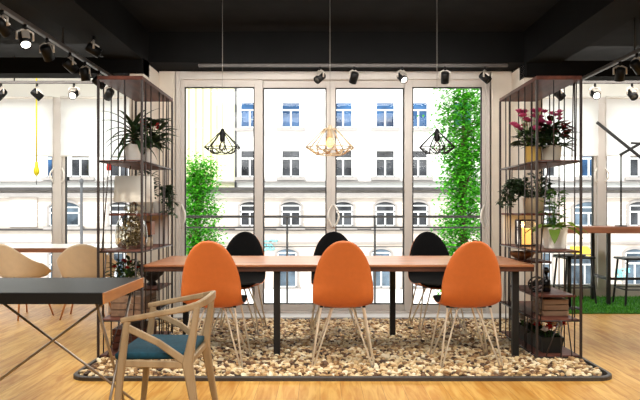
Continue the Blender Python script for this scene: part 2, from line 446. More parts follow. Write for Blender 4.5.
fs = [(r_ * k + j, r_ * k + (j + 1) % k, (r_ + 1) * k + (j + 1) % k, (r_ + 1) * k + j) for r_ in range(4) for j in range(k)]
m.add(vs, fs); m.build('rim', 'rim', tray)
m = MB(); m.add([(x, y, .004) for x, y in ins], [tuple(range(k))]); m.build('tray_bed', 'soil', tray)

def pebbles():
    rng = np.random.default_rng(5)
    bm = bmesh.new(); bmesh.ops.create_icosphere(bm, subdivisions=1 + 1, radius=1)
    bv = np.array([v.co[:] for v in bm.verts]); bf = np.array([[v.index for v in f.verts] for f in bm.faces]); bm.free()
    P = []
    s = .036
    y = TY0 + .06
    row = 0
    while y < TY1 - .04:
        x = TX0 + .06 + (row % 2) * s / 2
        while x < TX1 - .05:
            P.append((x + rng.uniform(-.013, .013), y + rng.uniform(-.012, .012), rng.uniform(.006, .014)))
            x += s
        y += s * .87; row += 1
    for _ in range(3600):
        P.append((rng.uniform(TX0 + .07, TX1 - .07), rng.uniform(TY0 + .07, TY1 - .06), rng.uniform(.016, .030)))
    P = np.array(P)
    d = np.minimum(P[:, 0] - TX0, TX1 - P[:, 0]); e = P[:, 1] - TY0
    P = P[~((d < .1) & (e < .1))]
    n = len(P); nv = len(bv); nf = len(bf)
    V = np.empty((n * nv, 3), np.float32)
    for i in range(n):
        k = rng.uniform(.7, 1.3)
        sc = np.array([rng.uniform(.015, .024), rng.uniform(.012, .018), rng.uniform(.008, .013)]) * k
        a = rng.uniform(0, PI); tx, ty = rng.normal(0, .3, 2)
        q = Matrix.Rotation(a, 3, 'Z') @ Matrix.Rotation(tx, 3, 'X') @ Matrix.Rotation(ty, 3, 'Y')
        lump = 1 + .12 * np.sin(bv @ rng.normal(0, 1.6, 3) + rng.uniform(0, 6))
        w = (bv * sc * lump[:, None]) @ np.array(q).T
        dz = max(0, .006 - (P[i, 2] + w[:, 2].min()))
        V[i * nv:(i + 1) * nv] = w + P[i] + np.array([0, 0, dz])
    FA = (bf[None] + (np.arange(n) * nv)[:, None, None]).reshape(-1, 3)
    me = bpy.data.meshes.new('pebbles'); me.vertices.add(len(V)); me.vertices.foreach_set('co', V.ravel())
    me.loops.add(FA.size); me.loops.foreach_set('vertex_index', FA.ravel().astype(np.int32))
    me.polygons.add(len(FA)); me.polygons.foreach_set('loop_start', np.arange(0, FA.size, 3, dtype=np.int32))
    me.polygons.foreach_set('use_smooth', np.ones(len(FA), bool))
    me.update(calc_edges=True); me.materials.append(M['pebble'])
    o = bpy.data.objects.new('pebbles', me); COL.objects.link(o)
    tag(o, 'bed of rounded cream, tan and brown pebbles in the floor tray', 'pebbles', None, 'stuff')
pebbles()

# ------------------------------------------------------------------ long dining table
t = thing('dining_table', 'long reddish wooden dining table on slim black legs over the pebble bed', 'table', (.14, 5.645, 0))
ZT = .71
def ts(x): return x - .14
top = MB().bb((-1.44, -.495, ZT - .018), (1.44, .495, ZT), bev=.004)
tp = top.build('tabletop', 'table_top', t)
MB().bb((-1.44, -.485, ZT - .052), (1.44, .485, ZT - .018), bev=.003).build('apron', 'wood_edge', t)
for (x, y) in ((-1.156, 6.04), (-.322, 5.24), (.626, 6.04), (1.46, 5.24)):
    MB().bb((x - .14 - .024, y - 5.645 - .024, 0.006), (x - .14 + .024, y - 5.645 + .024, ZT - .052), bev=.004).build('leg', 'blackmetal', t)

# ------------------------------------------------------------------ shell chairs
def shell_surfaces():
    # centre profile (y, z) top of the back -> seat front; half width along it
    prof = [(-.305, .905), (-.292, .84), (-.272, .74), (-.252, .64), (-.232, .55), (-.200, .485), (-.140, .446), (-.05, .430), (.06, .432), (.16, .446), (.215, .440), (.235, .420)]
    wid = [.0, .107, .163, .19, .205, .211, .211, .208, .204, .196, .170, .0]
    n = 44
    def interp(arr, t):
        x = t * (len(arr) - 1); i = min(int(x), len(arr) - 2); f = x - i
        p0 = arr[max(i - 1, 0)]; p1 = arr[i]; p2 = arr[i + 1]; p3 = arr[min(i + 2, len(arr) - 1)]
        return .5 * (2 * p1 + (p2 - p0) * f + (2 * p0 - 5 * p1 + 4 * p2 - p3) * f * f + (3 * p1 - p0 - 3 * p2 + p3) * f ** 3)
    K = 18; grid = []
    for i in range(n + 1):
        t = i / n
        te = t ** 1.25
        y = interp([p[0] for p in prof], te); z = interp([p[1] for p in prof], te)
        # elliptical cap at the two ends
        w = max(.0, interp(wid, te))
        L0, L1 = 1 / 11, 1 / 11
        if te < 5 / 11: w = .211 * max(0, 1 - abs(1 - (.905 - z) / .42) ** 2.25) ** .47
        if te > 1 - L1: w = .170 * math.sqrt(max(0, 1 - (1 - (1 - te) / L1) ** 2))
        row = []
        for j in range(K + 1):
            u = -1 + 2 * j / K
            # curl: wings of the back come forward, edges of the seat rise slightly
            bk = max(0, min(1, (z - .45) / .15))
            cur = u * u * (w / .2) ** 2
            row.append(Vector((u * w, y + .045 * cur * bk, z + .022 * cur * (1 - bk))))
        grid.append(row)
    nr = []
    for i in range(n + 1):
        r = []
        for j in range(K + 1):
            a = grid[min(i + 1, n)][j] - grid[max(i - 1, 0)][j]
            b = Vector((1, 0, 0)) if i in (0, n) else grid[i][min(j + 1, K)] - grid[i][max(j - 1, 0)]
            q = b.cross(a)
            if q.length < 1e-9: q = Vector((0, 1, 0))
            q.normalize()
            r.append(q)
        nr.append(r)
    # inner side: faces front/up
    mid = nr[n // 4][K // 2]
    sg = 1 if mid.y > 0 else -1
    def slab(o0, o1, n=44):
        m = MB(); W = K + 1
        vs = []
        for off in (o0, o1):
            for i in range(n + 1):
                for j in range(W):
                    e = min(1, 3.0 * (1 - abs(-1 + 2 * j / K))) ; e = max(e, 0) ** .5
                    e2 = min(1, min(i, 44 - i) / 2.0) ** .5
                    k = off * (.35 + .65 * min(e, e2))
                    vs.append(grid[i][j] + nr[i][j] * sg * k)
        fs = []; NN = (n + 1) * W
        for i in range(n):
            for j in range(K):
                a = i * W + j
                fs.append((a, a + 1, a + W + 1, a + W)); fs.append((NN + a + W, NN + a + W + 1, NN + a + 1, NN + a))
            a = i * W; fs.append((a, a + W, NN + a + W, NN + a)); a = i * W + K; fs.append((a + W, a, NN + a, NN + a + W))
        for j in range(K):
            fs.append((j + 1, j, NN + j, NN + j + 1)); a = n * W + j; fs.append((a, a + 1, NN + a + 1, NN + a))
        m.add(vs, fs, 0, True)
        return m
    return slab(-.016, 0), slab(0.0005, .022, 42)
outer, inner = shell_surfaces()
def make_shell_chair(label, loc, rz, group):
    t = thing('shell_chair', label, 'chair', loc, rz, group)
    outer.build('shell', 'orange', t); inner.build('upholstery', 'blackfab', t)
    for sx in (-1, 1):
        for sy in (-1, 1):
            foot = Vector((sx * .215, -.20 if sy < 0 else .19, .012))
            m = MB()
            zt = .428 if sy < 0 else .426
            m.tube([Vector((sx * .055, sy * .075, zt)), Vector((sx * .075, sy * .085, zt - .03)), foot + Vector((-sx * .008, 0, 0))], .0066, 8)
            m.tube([Vector((sx * .150, sy * .125, zt + .004)), Vector((sx * .156, sy * .132, zt - .03)), foot + Vector((sx * .004, sy * .004, 0))], .0066, 8)
            lg = m.build('leg', 'cream_metal', t)
            MB().lathe([(.001, 0.0), (.010, 0.0), (.010, .012), (.001, .014)], 10, (foot.x, foot.y, 0.0)).build('foot_cap', 'pad', lg)
            MB().box((sx * .150, sy * .125, zt + .004), (.022, .022, .012), bev=.003).build('mount', 'pad', lg)
    MB().box((0, 0, .424), (.26, .2, .008), bev=.003).build('under_plate', 'pad', t)
    return t
GZ = 0.0
G1 = 'orange backed shell chairs along the near side of the long table'
ch = make_shell_chair('orange shell chair in the middle of the near row, its back to the viewer', (.160, 5.06, GZ), 0.0, None)
dup(ch, (-.745, 5.06, GZ), -.05, 'orange shell chair of the near row beside the pale wooden armchair')
dup(ch, (1.045, 5.06, GZ), .035, 'orange shell chair of the near row beside the shelf with the flower trough')
dup(ch, (-.735, 6.32, GZ), PI - .10, 'black padded shell chair across the table, under the wire pendant by the small tree')
dup(ch, (.13, 6.32, GZ), PI, 'black padded shell chair mostly hidden behind the middle orange chair')
dup(ch, (1.05, 6.32, GZ), PI + .12, 'black padded shell chair across the table, under the wire pendant by the tall tree')

# ------------------------------------------------------------------ wooden armchair
MB.k = .82
t = thing('armchair', 'pale ash wooden armchair with braced arms and a teal blue seat cushion', 'chair', (-.722, 3.45, 0))
UPX = Vector((1, 0, 0)); UPY = Vector((0, 1, 0))
for s in (-1, 1):
    MB().sweep([(-.225, s * .262, 0), (-.185, s * .256, .40), (-.160, s * .25, .605)], [(.028, .030), (.034, .042), (.032, .036)], up=UPX).build('leg', 'ash', t)
    MB().sweep([(.185, s * .262, 0), (.145, s * .25, .24), (.115, s * .244, .415), (.138, s * .236, .54), (.155, s * .225, .665)], [(.028, .028), (.034, .044), (.036, .060), (.034, .042), (.030, .034)], up=UPX).build('leg', 'ash', t)
    MB().sweep([(-.155, s * .25, .575), (-.02, s * .247, .51), (.10, s * .244, .425)], [(.022, .040), (.022, .036), (.022, .042)], up=Vector((0, 0, 1))).build('brace', 'ash', t)
    MB().sweep([(-.19, s * .250, .415), (.115, s * .240, .405)], [(.022, .04), (.022, .04)]).build('seat_rail', 'ash', t)
pts = []
ctrl = [(-.185, -.252, .610), (-.07, -.256, .632), (.04, -.255, .652), (.11, -.245, .665), (.155, -.215, .675), (.176, -.15, .682), (.184, -.07, .686), (.186, 0, .687)]
ctrl = ctrl + [(x, -y, z) for x, y, z in ctrl[-2::-1]]
whs = []
for i, c in enumerate(ctrl):
    e = abs(i - (len(ctrl) - 1) / 2) / ((len(ctrl) - 1) / 2)
    whs.append((.030 - .006 * (1 - e) , .030 + .024 * max(0, 1 - e * 1.25)))
MB().sweep(ctrl, whs).build('back_rail', 'ash', t)
MB().sweep([(-.185, -.25, .415), (-.185, .25, .415)], (.022, .04)).build('seat_rail', 'ash', t)
MB().sweep([(.115, -.24, .405), (.115, .24, .405)], (.022, .04)).build('seat_rail', 'ash', t)
MB.k = 1.
# cushion: slightly domed pad
m = MB(); n = 12; vs = []
def cush(u, v, zz): 
    w = .232 - .006 * (u + 1)
    return (-.052 + u * .168, v * w, zz - .010)
for lay in (0, 1, 2, 3):
    for i in range(n + 1):
        for j in range(n + 1):
            u = -1 + 2 * i / n; v = -1 + 2 * j / n
            e = (1 - u ** 6) * (1 - v ** 6)
            k = .97 if lay in (0, 3) else 1.
            z = {0: .436, 1: .446, 2: .464, 3: .468 + .016 * e}[lay]
            vs.append(cush(u * k, v * k, z))
W = n + 1; NN = W * W; fs = []
for i in range(n):
    for j in range(n):
        a = i * W + j
        fs.append((a, a + 1, a + W + 1, a + W)); b = 3 * NN + a; fs.append((b, b + W, b + W + 1, b + 1))
edge = [i for i in range(W)] + [i * W + n for i in range(1, W)] + [n * W + i for i in range(n - 1, -1, -1)] + [i * W for i in range(n - 1, 0, -1)]
for lay in range(3):
    for q in range(len(edge)):
        a, b = edge[q], edge[(q + 1) % len(edge)]
        fs.append((lay * NN + a, lay * NN + b, (lay + 1) * NN + b, (lay + 1) * NN + a))
m.add(vs, fs, 0, True)
m.build('cushion', 'teal', t)

# ------------------------------------------------------------------ black table with crossed rods
t = thing('black_table', 'black topped table with oak edge on thin crossed metal rods', 'table', (-1.75, 3.53, 0))
bx0, bx1, by0, by1 = -.80, .764, -.35, .35
MB().bb((bx0, by0, .690), (bx1, by1, .74), bev=.002).build('tabletop', 'laminate', t)
MB().bb((bx0, by0 - .005, .688), (bx1 - .0, by0, .7385), bev=.001).build('edge_band', 'lam_edge', t)
o = MB().bb((bx1, by0 - .005, .688), (bx1 + .008, by1, .7395), bev=.001).build('edge_band', 'oak_edge', t); o['label'] = 'oak end edge'
zt = .69
def rod2(a, b): MB().tube([a, b], .0075, 8).build('leg', 'steel', t)
XA, XB = -.30, .73
rod2((.682, .30, zt), (-.253, .30, 0.0)); rod2((-.108, .315, zt), (.82, .315, 0.0))
rod2((XB, .26, zt), (XB, -.28, 0.0)); rod2((XB - .02, -.28, zt), (XB - .02, .26, 0.0))
rod2((-.74, .26, zt), (-.74, -.28, 0.0)); rod2((-.76, -.28, zt), (-.76, .26, 0.0))

# ------------------------------------------------------------------ shelving units
SY0, SY1 = 5.13, 6.18
def shelf_unit(x0, x1, inner_sign, label, extra, seed):
    rr = random.Random(seed)
    t = thing('shelving_unit', label, 'shelf', ((x0 + x1) / 2, (SY0 + SY1) / 2, 0), 0)
    ox, oy = (x0 + x1) / 2, (SY0 + SY1) / 2
    hw, hd = (x1 - x0) / 2, (SY1 - SY0) / 2
    B = [.045, .31, .815, 1.48]
    for z in B: MB().bb((-hw + .008, -hd + .008, z - .018), (hw - .008, hd - .008, z), bev=.002).build('shelf_board', 'shelf_wood', t)
    MB().bb((-hw - .006, -hd - .006, 2.068), (hw + .006, hd + .006, 2.096), bev=.003).build('top_board', 'shelf_wood', t)
    for (a0, a1, z) in extra: MB().bb((-hw + .008, a0 - oy, z - .016), (hw - .008, a1 - oy, z), bev=.002).build('shelf_board', 'shelf_wood', t)
    for sx in (-1, 1):
        for sy in (-1, 1):
            MB().bb((sx * hw - .008, sy * hd - .008, .006), (sx * hw + .008, sy * hd + .008, 2.068)).build('post', 'rod', t)
    # full height rods on the long sides, thin irregular rods per tier
    fr = [.12, .30, .48, .66, .86] if inner_sign < 0 else [.14, .30, .5, .68, .87]
    for sx in (-1, 1):
        for f in fr:
            y = -hd + (f + rr.uniform(-.04, .04)) * 2 * hd
            MB().tube([(sx * hw, y, .03), (sx * hw, y, 2.075)], .0048, 6).build('rod', 'rod', t)
    for x in (-.25, .35):
        MB().tube([(x * 2 * hw, hd, .03), (x * 2 * hw, hd, 2.075)], .0048, 6).build('rod', 'rod', t)
    tiers = [(.045, .31), (.31, .815), (.815, 1.48), (1.48, 2.075)]
    for (za, zb) in tiers:
        for q in range(3 if za < 1.4 else 2):
            sx = rr.choice((-1, 1)); y = rr.uniform(-hd * .9, hd * .9); dy = rr.uniform(-.06, .06)
            MB().tube([(sx * hw, y, za - .01), (sx * hw, y + dy, zb - .01)], .0044, 6).build('rod', 'rod', t)
    for (za, zb, xs) in ((.045, .31, ((-.3, .0), (.05, .05), (.3, .2))), (.31, .815, ((-.42, -.32), (.3, .38))), (.815, 1.48, ((-.42, -.25),)), (1.48, 2.075, ((-.12, -.12),) if inner_sign < 0 else ((.1, .1),))):
        for a, b in xs:
            MB().tube([(a * 2 * hw, -hd, za - .01), (b * 2 * hw, -hd, zb - .01)], .0046, 6).build('rod', 'rod', t)
    for z in B:                                        # thin metal frames round each board
        m = MB(); e = .006
        m.tube([(-hw, -hd, z - .012), (hw, -hd, z - .012), (hw, hd, z - .012), (-hw, hd, z - .012)], .0055, 6, closed=True)
        m.build('board_frame', 'rod', t)
    return t
LX0, LX1 = -1.625, -1.305
RX0, RX1 = 1.59, 1.912
sl = shelf_unit(LX0, LX1, 1, 'tall brown rod shelving unit holding the glass jar and lamp', [(5.36, 6.17, 1.085), (5.70, 6.17, .47)], 3)
sr = shelf_unit(RX0, RX1, -1, 'tall brown rod shelving unit holding the pink flowers and trough', [(5.55, 6.17, 1.085), (5.20, 5.9, .48), (5.75, 6.17, .69)], 9)
MB().bb((-.15, .46, .815), (.15, .475, 1.069), bev=.003).build('back_panel', 'potw', sl)
MB().bb((-.15, .46, .815), (.15, .475, 1.069), bev=.003).build('back_panel', 'potw', sr)

def plant(name, label, cat, loc, group=None):
    return thing(name, label, cat, loc, R.uniform(0, 6), group)
def potted(name, label, loc, r0, r1, h, pm, group=None, square=False):
    t = plant(name, label, 'plant', loc, group)
    m = MB()
    if square:
        t.rotation_euler = (0, 0, 0)
        s2 = math.sqrt(2); Q = Matrix.Rotation(PI / 4, 3, 'Z')
        m.lathe([(r * s2, z) for r, z in pot_prof(r0, r1, h)], 4, mat3=Q, smooth=False)
    else: m.lathe(pot_prof(r0, r1, h), 24)
    m.build('pot', pm, t)
    MB().lathe([(.001, h * .88), (r1 - .008, h * .875)], 16).build('soil', 'soil', t)
    return t
def rdir(el, az=None):
    a = R.uniform(0, 2 * PI) if az is None else az
    return Vector((math.cos(a) * math.cos(el), math.sin(a) * math.cos(el), math.sin(el)))
def bushy(t, z0, h, rad, n, leafm, ln, lw, shape='lance', name='foliage', stems=True, droop=.5):
    m = MB(); st = MB()
    for i in range(n):
        a = R.uniform(0, 2 * PI); q = math.sqrt(R.random()) * rad; zz = z0 + R.random() * h
        q *= .45 + .55 * math.sin(PI * min(1, .15 + .85 * (zz - z0) / h)) if h > 0 else 1
        p = Vector((math.cos(a) * q, math.sin(a) * q, zz))
        if stems and i % 5 == 0: st.tube([(0, 0, z0 - .02), (p.x * .5, p.y * .5, z0 + (zz - z0) * .6), p], .0025, 5)
        m.leaf(p, rdir(R.uniform(-.2, .8), a + R.uniform(-.8, .8)), ln * R.uniform(.7, 1.2), lw * R.uniform(.8, 1.2), droop, 4, .15, shape)
    if stems: st.build('stem', 'leaf_mid', t)
    return m.build(name, leafm, t)
def flowers(t, n, z0, z1, rad, pm, size, petals=5, stem=True):
    for i in range(n):
        a = 2 * PI * i / n + R.uniform(-.4, .4); q = rad * R.uniform(.3, 1); zz = R.uniform(z0, z1)
        c = Vector((math.cos(a) * q, math.sin(a) * q, zz)); m = MB()
        for ring, el in ((0, .35), (1, .95)):
            for k in range(petals):
                m.leaf(c, rdir(el + R.uniform(-.15, .15), 2 * PI * (k + ring * .5) / petals), size * (1 - .2 * ring), size * .75, -.4, 3, .1, 'round')
        f = m.build('flower', pm, t)
        if stem: MB().tube([(c.x * .3, c.y * .3, z0 - .12), c], .0022, 5).build('flower_stem', 'leaf_mid', f)

XLc, XRc = (LX0 + LX1) / 2, (RX0 + RX1) / 2
# --- unit with the glass jar
p = potted('potted_dracaena', 'white pot with a spiky dark dracaena on the high shelf', (XLc + .02, 5.42, 1.481), .055, .066, .135, 'potw')
m = MB()
for i in range(26):
    tier = i / 26
    m.leaf((0, 0, .14 + tier * .12), rdir(.25 + tier * .85 + R.uniform(-.15, .15), i * 2.4), R.uniform(.24, .33), .042, 1.9 - tier * .9, 8, .2, 'strap')
m.build('foliage', 'leaf_dark', p)
MB().tube([(0, 0, .11), (0, 0, .27)], .009, 8).build('stem', 'bark', p)
p = potted('potted_anthurium', 'white pot of red flowers and dark leaves beside the dracaena', (XLc + .085, 5.66, 1.481), .055, .07, .13, 'potw')
bushy(p, .13, .24, .13, 120, 'leaf_dark', .12, .055, 'lance')
flowers(p, 5, .28, .38, .10, 'petal_red', .045)
# lamp with white shade
t = thing('table_lamp', 'table lamp with a wide white drum shade and glass bowl base', 'lamp', (XLc, 5.52, 1.086))
MB().lathe([(.001, 0), (.05, 0), (.075, .02), (.085, .04), (.07, .062), (.03, .072), (.02, .085), (.001, .09)], 24).build('base', 'jar', t)
MB().tube([(0, 0, .07), (0, 0, .20)], .007, 8).build('stem', 'copper', t)
MB().lathe([(.158, .088), (.148, .290), (.146, .290), (.156, .088)], 36).build('lamp_shade', 'shade', t)
MB().lathe([(.001, .19), (.02, .195), (.026, .215), (.018, .24), (.001, .25)], 12).build('bulb', 'potw', t)
m = MB(); [m.tube([(0, 0, .197), (.147 * math.cos(a), .147 * math.sin(a), .19)], .002, 5) for a in (0, 2.1, 4.2)]; m.build('shade_ring', 'copper', t)
p = potted('trailing_plant', 'dark trailing plant spilling from a white pot behind the lamp', (XLc + .085, 6.0, 1.086), .045, .055, .10, 'potw')
m = MB(); sm = MB()
for k in range(13):
    a = R.uniform(-1.2, 1.4) - p.rotation_euler.z; L = R.uniform(.10, .24); q0 = Vector((math.cos(a) * .04, math.sin(a) * .04, .10))
    pts = [q0]
    for i in range(7):
        f = (i + 1) / 7; pts.append(q0 + Vector((math.cos(a) * L * .45 * f ** .5, math.sin(a) * L * .45 * f ** .5, .16 * math.sin(PI * min(1, f * .9)) - L * .75 * f * f)))
    sm.tube(pts, .002, 5)
    for q in pts[1:]:
        for _ in range(3): m.leaf(q, rdir(R.uniform(-.6, .5)), R.uniform(.035, .06), .026, .4, 3, .15, 'round')
m.build('foliage', 'leaf_dark', p); sm.build('stem', 'leaf_dark', p)
p = potted('potted_ivy', 'small dark bushy plant whose leaves show above the lamp shade', (XLc - .02, 6.02, 1.086), .045, .055, .11, 'potcream')
bushy(p, .13, .24, .085, 80, 'leaf_dark', .06, .035, 'round')
# glass jar terrarium
t = thing('glass_jar', 'large rounded glass terrarium jar full of brown moss', 'jar', (XLc + .01, 5.40, .816))
MB().lathe([(.001, .002), (.085, .002), (.115, .03), (.125, .10), (.115, .18), (.085, .24), (.05, .272), (.042, .295), (.048, .30)], 32).build('jar_body', 'jar', t)
m = MB()
for i in range(520):
    zz = .02 + .215 * R.random() ** 1.2; lim = .108 * math.sqrt(max(.05, 1 - ((zz - .10) / .145) ** 2)); q = lim * math.sqrt(R.random()) * .92; a = R.uniform(0, 6.3)
    m.leaf((math.cos(a) * q, math.sin(a) * q, zz), rdir(R.uniform(-.6, 1.0)), .032, .022, .5, 2, .15, 'round')
m.build('moss', 'mossleaf', t)
# jars and tin behind
t0 = thing('storage_jar', 'small dark preserve jar standing under the copper tin, toward the viewer', 'jar', (XLc + .05, 5.70, .816), 0, 'preserve jars under the copper tin')
MB().lathe([(.001, 0), (.03, 0), (.032, .006), (.032, .065), (.026, .076), (.001, .076)], 16).build('jar_body', 'pottan', t0)
MB().lathe([(.001, .076), (.028, .076), (.028, .09), (.001, .091)], 16).build('lid', 'blackmetal', t0)
dup(t0, (XLc + .05, 5.79, .816), 0, 'small dark preserve jar standing under the copper tin, toward the window')
t = thing('copper_tin', 'square copper brown tin set on two small jars', 'tin', (XLc + .05, 5.745, .9075))
MB().bb((-.045, -.07, 0), (.045, .07, .10), bev=.006).build('tin_body', 'copper', t); MB().bb((-.047, -.072, .10), (.047, .072, .112), bev=.004).build('lid', 'copper', t)
# red tag
o = MB().lathe([(.001, 0), (.016, .004), (.018, .03), (.014, .05), (.004, .056), (.001, .057)], 12)
t = thing('hanging_tag', 'small red tag hanging from the high shelf board', 'tag', (-1.555, 5.15, 1.40))
o.build('tag_body', 'red', t); MB().tube([(0, 0, .055), (0, 0, .064)], .0012, 5).build('string', 'red', t)
# lower levels
t = thing('wooden_crate', 'weathered slatted wooden crate carrying the red flowering plant', 'crate', (XLc + .02, 5.45, .311))
def crate(t, w, d, h, mm):
    n = 3
    for sy in (-1, 1):
        m = MB()
        for i in range(n): m.bb((-w / 2, sy * d / 2 - .006, i * h / n + .002), (w / 2, sy * d / 2 + .006, (i + 1) * h / n - .004), bev=.002)
        m.build('side_panel', mm, t)
    for sx in (-1, 1):
        m = MB()
        for i in range(n): m.bb((sx * w / 2 - .006, -d / 2 + .007, i * h / n + .002), (sx * w / 2 + .006, d / 2 - .007, (i + 1) * h / n - .004), bev=.002)
        m.build('side_panel', mm, t)
    MB().bb((-w / 2 + .007, -d / 2 + .007, .002), (w / 2 - .007, d / 2 - .007, .012)).build('bottom_panel', mm, t)
    MB().bb((-w / 2 + .007, -d / 2 + .007, h - .02), (w / 2 - .007, d / 2 - .007, h - .006)).build('lid', mm, t)
crate(t, .25, .38, .155, 'crate')
p = potted('flowering_plant', 'red flowering plant in a dark pot standing on the slatted crate', (XLc - .03, 5.40, .46), .05, .06, .085, 'trough')
bushy(p, .10, .17, .13, 130, 'leaf_dark', .07, .035, 'lance'); flowers(p, 6, .19, .26, .1, 'petal_red', .034)
t = thing('serving_bowl', 'grey footed bowl on the half shelf behind the crate', 'bowl', (XLc + .03, 5.98, .471))
MB().lathe([(.001, 0), (.04, 0), (.045, .008), (.03, .03), (.06, .06), (.10, .10), (.108, .14), (.104, .14), (.095, .10), (.055, .066), (.001, .055)], 24).build('bowl_body', 'ledge', t)
t = thing('wooden_box', 'low dark wooden box on the bottom board under the crate', 'box', (XLc, 5.55, .0455))
crate(t, .24, .4, .16, 'shelf_wood')

# --- unit with the pink flowers
p = potted('potted_cyclamen', 'mustard pot overflowing with magenta pink flowers', (XRc - .09, 5.46, 1.481), .058, .066, .125, 'potyel')
bushy(p, .12, .13, .14, 110, 'leaf_dark', .09, .045, 'lance'); flowers(p, 30, .22, .40, .15, 'petal_pink', .046)
p = potted('potted_croton', 'cream pot with dark red and green pointed leaves', (XRc + .055, 5.46, 1.481), .066, .075, .13, 'potcream')
bushy(p, .12, .14, .15, 80, 'leaf_dark', .12, .045, 'lance'); bushy(p, .20, .12, .12, 36, 'leaf_red', .12, .055, 'lance', 'red_foliage', False)
flowers(p, 8, .30, .41, .10, 'petal_pink', .042)
p = potted('trailing_ivy', 'tan pot with dark leafy stems trailing toward the window', (XRc - .03, 5.64, 1.086), .075, .088, .125, 'pottan')
m = MB(); sm = MB(); rz = p.rotation_euler.z
for k in range(24):
    a = R.uniform(2.0, 4.1) - rz if k < 15 else R.uniform(0, 6.3)
    L = R.uniform(.12, .24); q0 = Vector((math.cos(a) * .05, math.sin(a) * .05, .12)); pts = [q0]
    rise = R.uniform(.08, .2)
    for i in range(7):
        f = (i + 1) / 7; pts.append(q0 + Vector((math.cos(a) * L * f ** .7, math.sin(a) * L * f ** .7, rise * math.sin(PI * min(1, f * .8)) - L * .6 * f * f)))
    sm.tube(pts, .002, 5)
    for q in pts[1:]:
        for _ in range(4): m.leaf(q, rdir(R.uniform(-.5, .6)), R.uniform(.035, .055), .026, .4, 3, .15, 'round')
m.build('foliage', 'leaf_dark', p); sm.build('stem', 'leaf_dark', p)
p = potted('potted_herb', 'cream pot of grey green leaves behind the broad leaved plant', (XRc + .085, 5.93, 1.086), .05, .06, .10, 'potcream')
bushy(p, .11, .22, .10, 120, 'leaf_blue', .05, .026, 'round')
p = potted('broadleaf_plant', 'square white pot with a broad leaved olive green plant', (XRc + .045, 5.36, .816), .062, .076, .165, 'potw', None, True)
m = MB()
for k in range(9):
    a = k * 2 * PI / 9 + .2; m.leaf((.015 * math.cos(a), .015 * math.sin(a), .15), rdir(R.uniform(.25, .9), a), R.uniform(.20, .27), .09, 1.5, 7, .12, 'lance')
m.build('foliage', 'leaf_broad', p)
bushy(p, .17, .28, .08, 80, 'leaf_mid', .07, .035, 'lance', 'upright_foliage')
# lantern
t = thing('candle_lantern', 'clear glass lantern with a warm glowing candle', 'lantern', (XRc - .055, 5.75, .816))
m = MB(); m.bb((-.075, -.075, 0), (.075, .075, .014), bev=.003)
for sx in (-1, 1):
    for sy in (-1, 1): m.bb((sx * .07 - .005, sy * .07 - .005, .014), (sx * .07 + .005, sy * .07 + .005, .215))
m.bb((-.075, -.075, .205), (.075, .075, .217), bev=.003); m.build('lantern_frame', 'rod', t)
m = MB()
for sx in (-1, 1): m.add([(sx * .07, -.065, .014), (sx * .07, .065, .014), (sx * .07, .065, .205), (sx * .07, -.065, .205)], [(0, 1, 2, 3)]); m.add([(-.065, sx * .07, .014), (.065, sx * .07, .014), (.065, sx * .07, .205), (-.065, sx * .07, .205)], [(0, 1, 2, 3)])
m.build('pane', 'clearbulb', t)
MB().lathe([(.001, .0145), (.036, .0145), (.036, .14), (.03, .144), (.001, .14)], 16).build('candle', 'candle', t)
L_ = bpy.data.lights.new('candle_light', 'POINT'); L_.energy = 1.8; L_.color = (1, .62, .25); L_.shadow_soft_size = .03
lo = bpy.data.objects.new('candle_light', L_); COL.objects.link(lo); lo.location = (XRc - .055, 5.75, .99)
# bowl on the half shelf
t = thing('wooden_bowl', 'wide turned wooden bowl on the small half shelf below the lantern', 'bowl', (XRc - .03, 5.96, .691))
MB().lathe([(.001, 0), (.04, 0), (.05, .008), (.09, .03), (.115, .065), (.110, .066), (.085, .036), (.045, .016), (.001, .014)], 28).build('bowl_body', 'bowlwood', t)
# bottle, twig ball
t = thing('black_bottle', 'squat black bottle with a round stopper', 'bottle', (XRc + .0, 5.42, .481))
MB().lathe([(.001, 0), (.03, 0), (.034, .01), (.034, .085), (.024, .11), (.014, .12), (.014, .14), (.001, .14)], 18).build('bottle_body', 'bottle', t)
MB().lathe([(.001, .138), (.018, .142), (.027, .163), (.018, .185), (.001, .19)], 14).build('stopper', 'bottle', t)
t = thing('wire_sculpture', 'open ball of black metal rings beside the squat bottle', 'ornament', (XRc - .085, 5.40, .481))
m = MB()
for k in range(5):
    q = Matrix.Rotation(k * PI / 5, 3, 'Z') @ Matrix.Rotation(.4 + .3 * k, 3, 'X')
    m.tube([Vector((0, 0, .065)) + q @ Vector((.058 * math.cos(2 * PI * i / 20), 0, .058 * math.sin(2 * PI * i / 20))) for i in range(20)], .0055, 6, closed=True)
m.bb((-.03, -.03, 0), (.03, .03, .012), bev=.003)
m.build('ring_ball', 'blackmetal', t)
t = thing('tan_box', 'pale tan slatted wooden box above the flower trough', 'box', (XRc + .03, 5.42, .311))
crate(t, .19, .26, .13, 'box_tan')
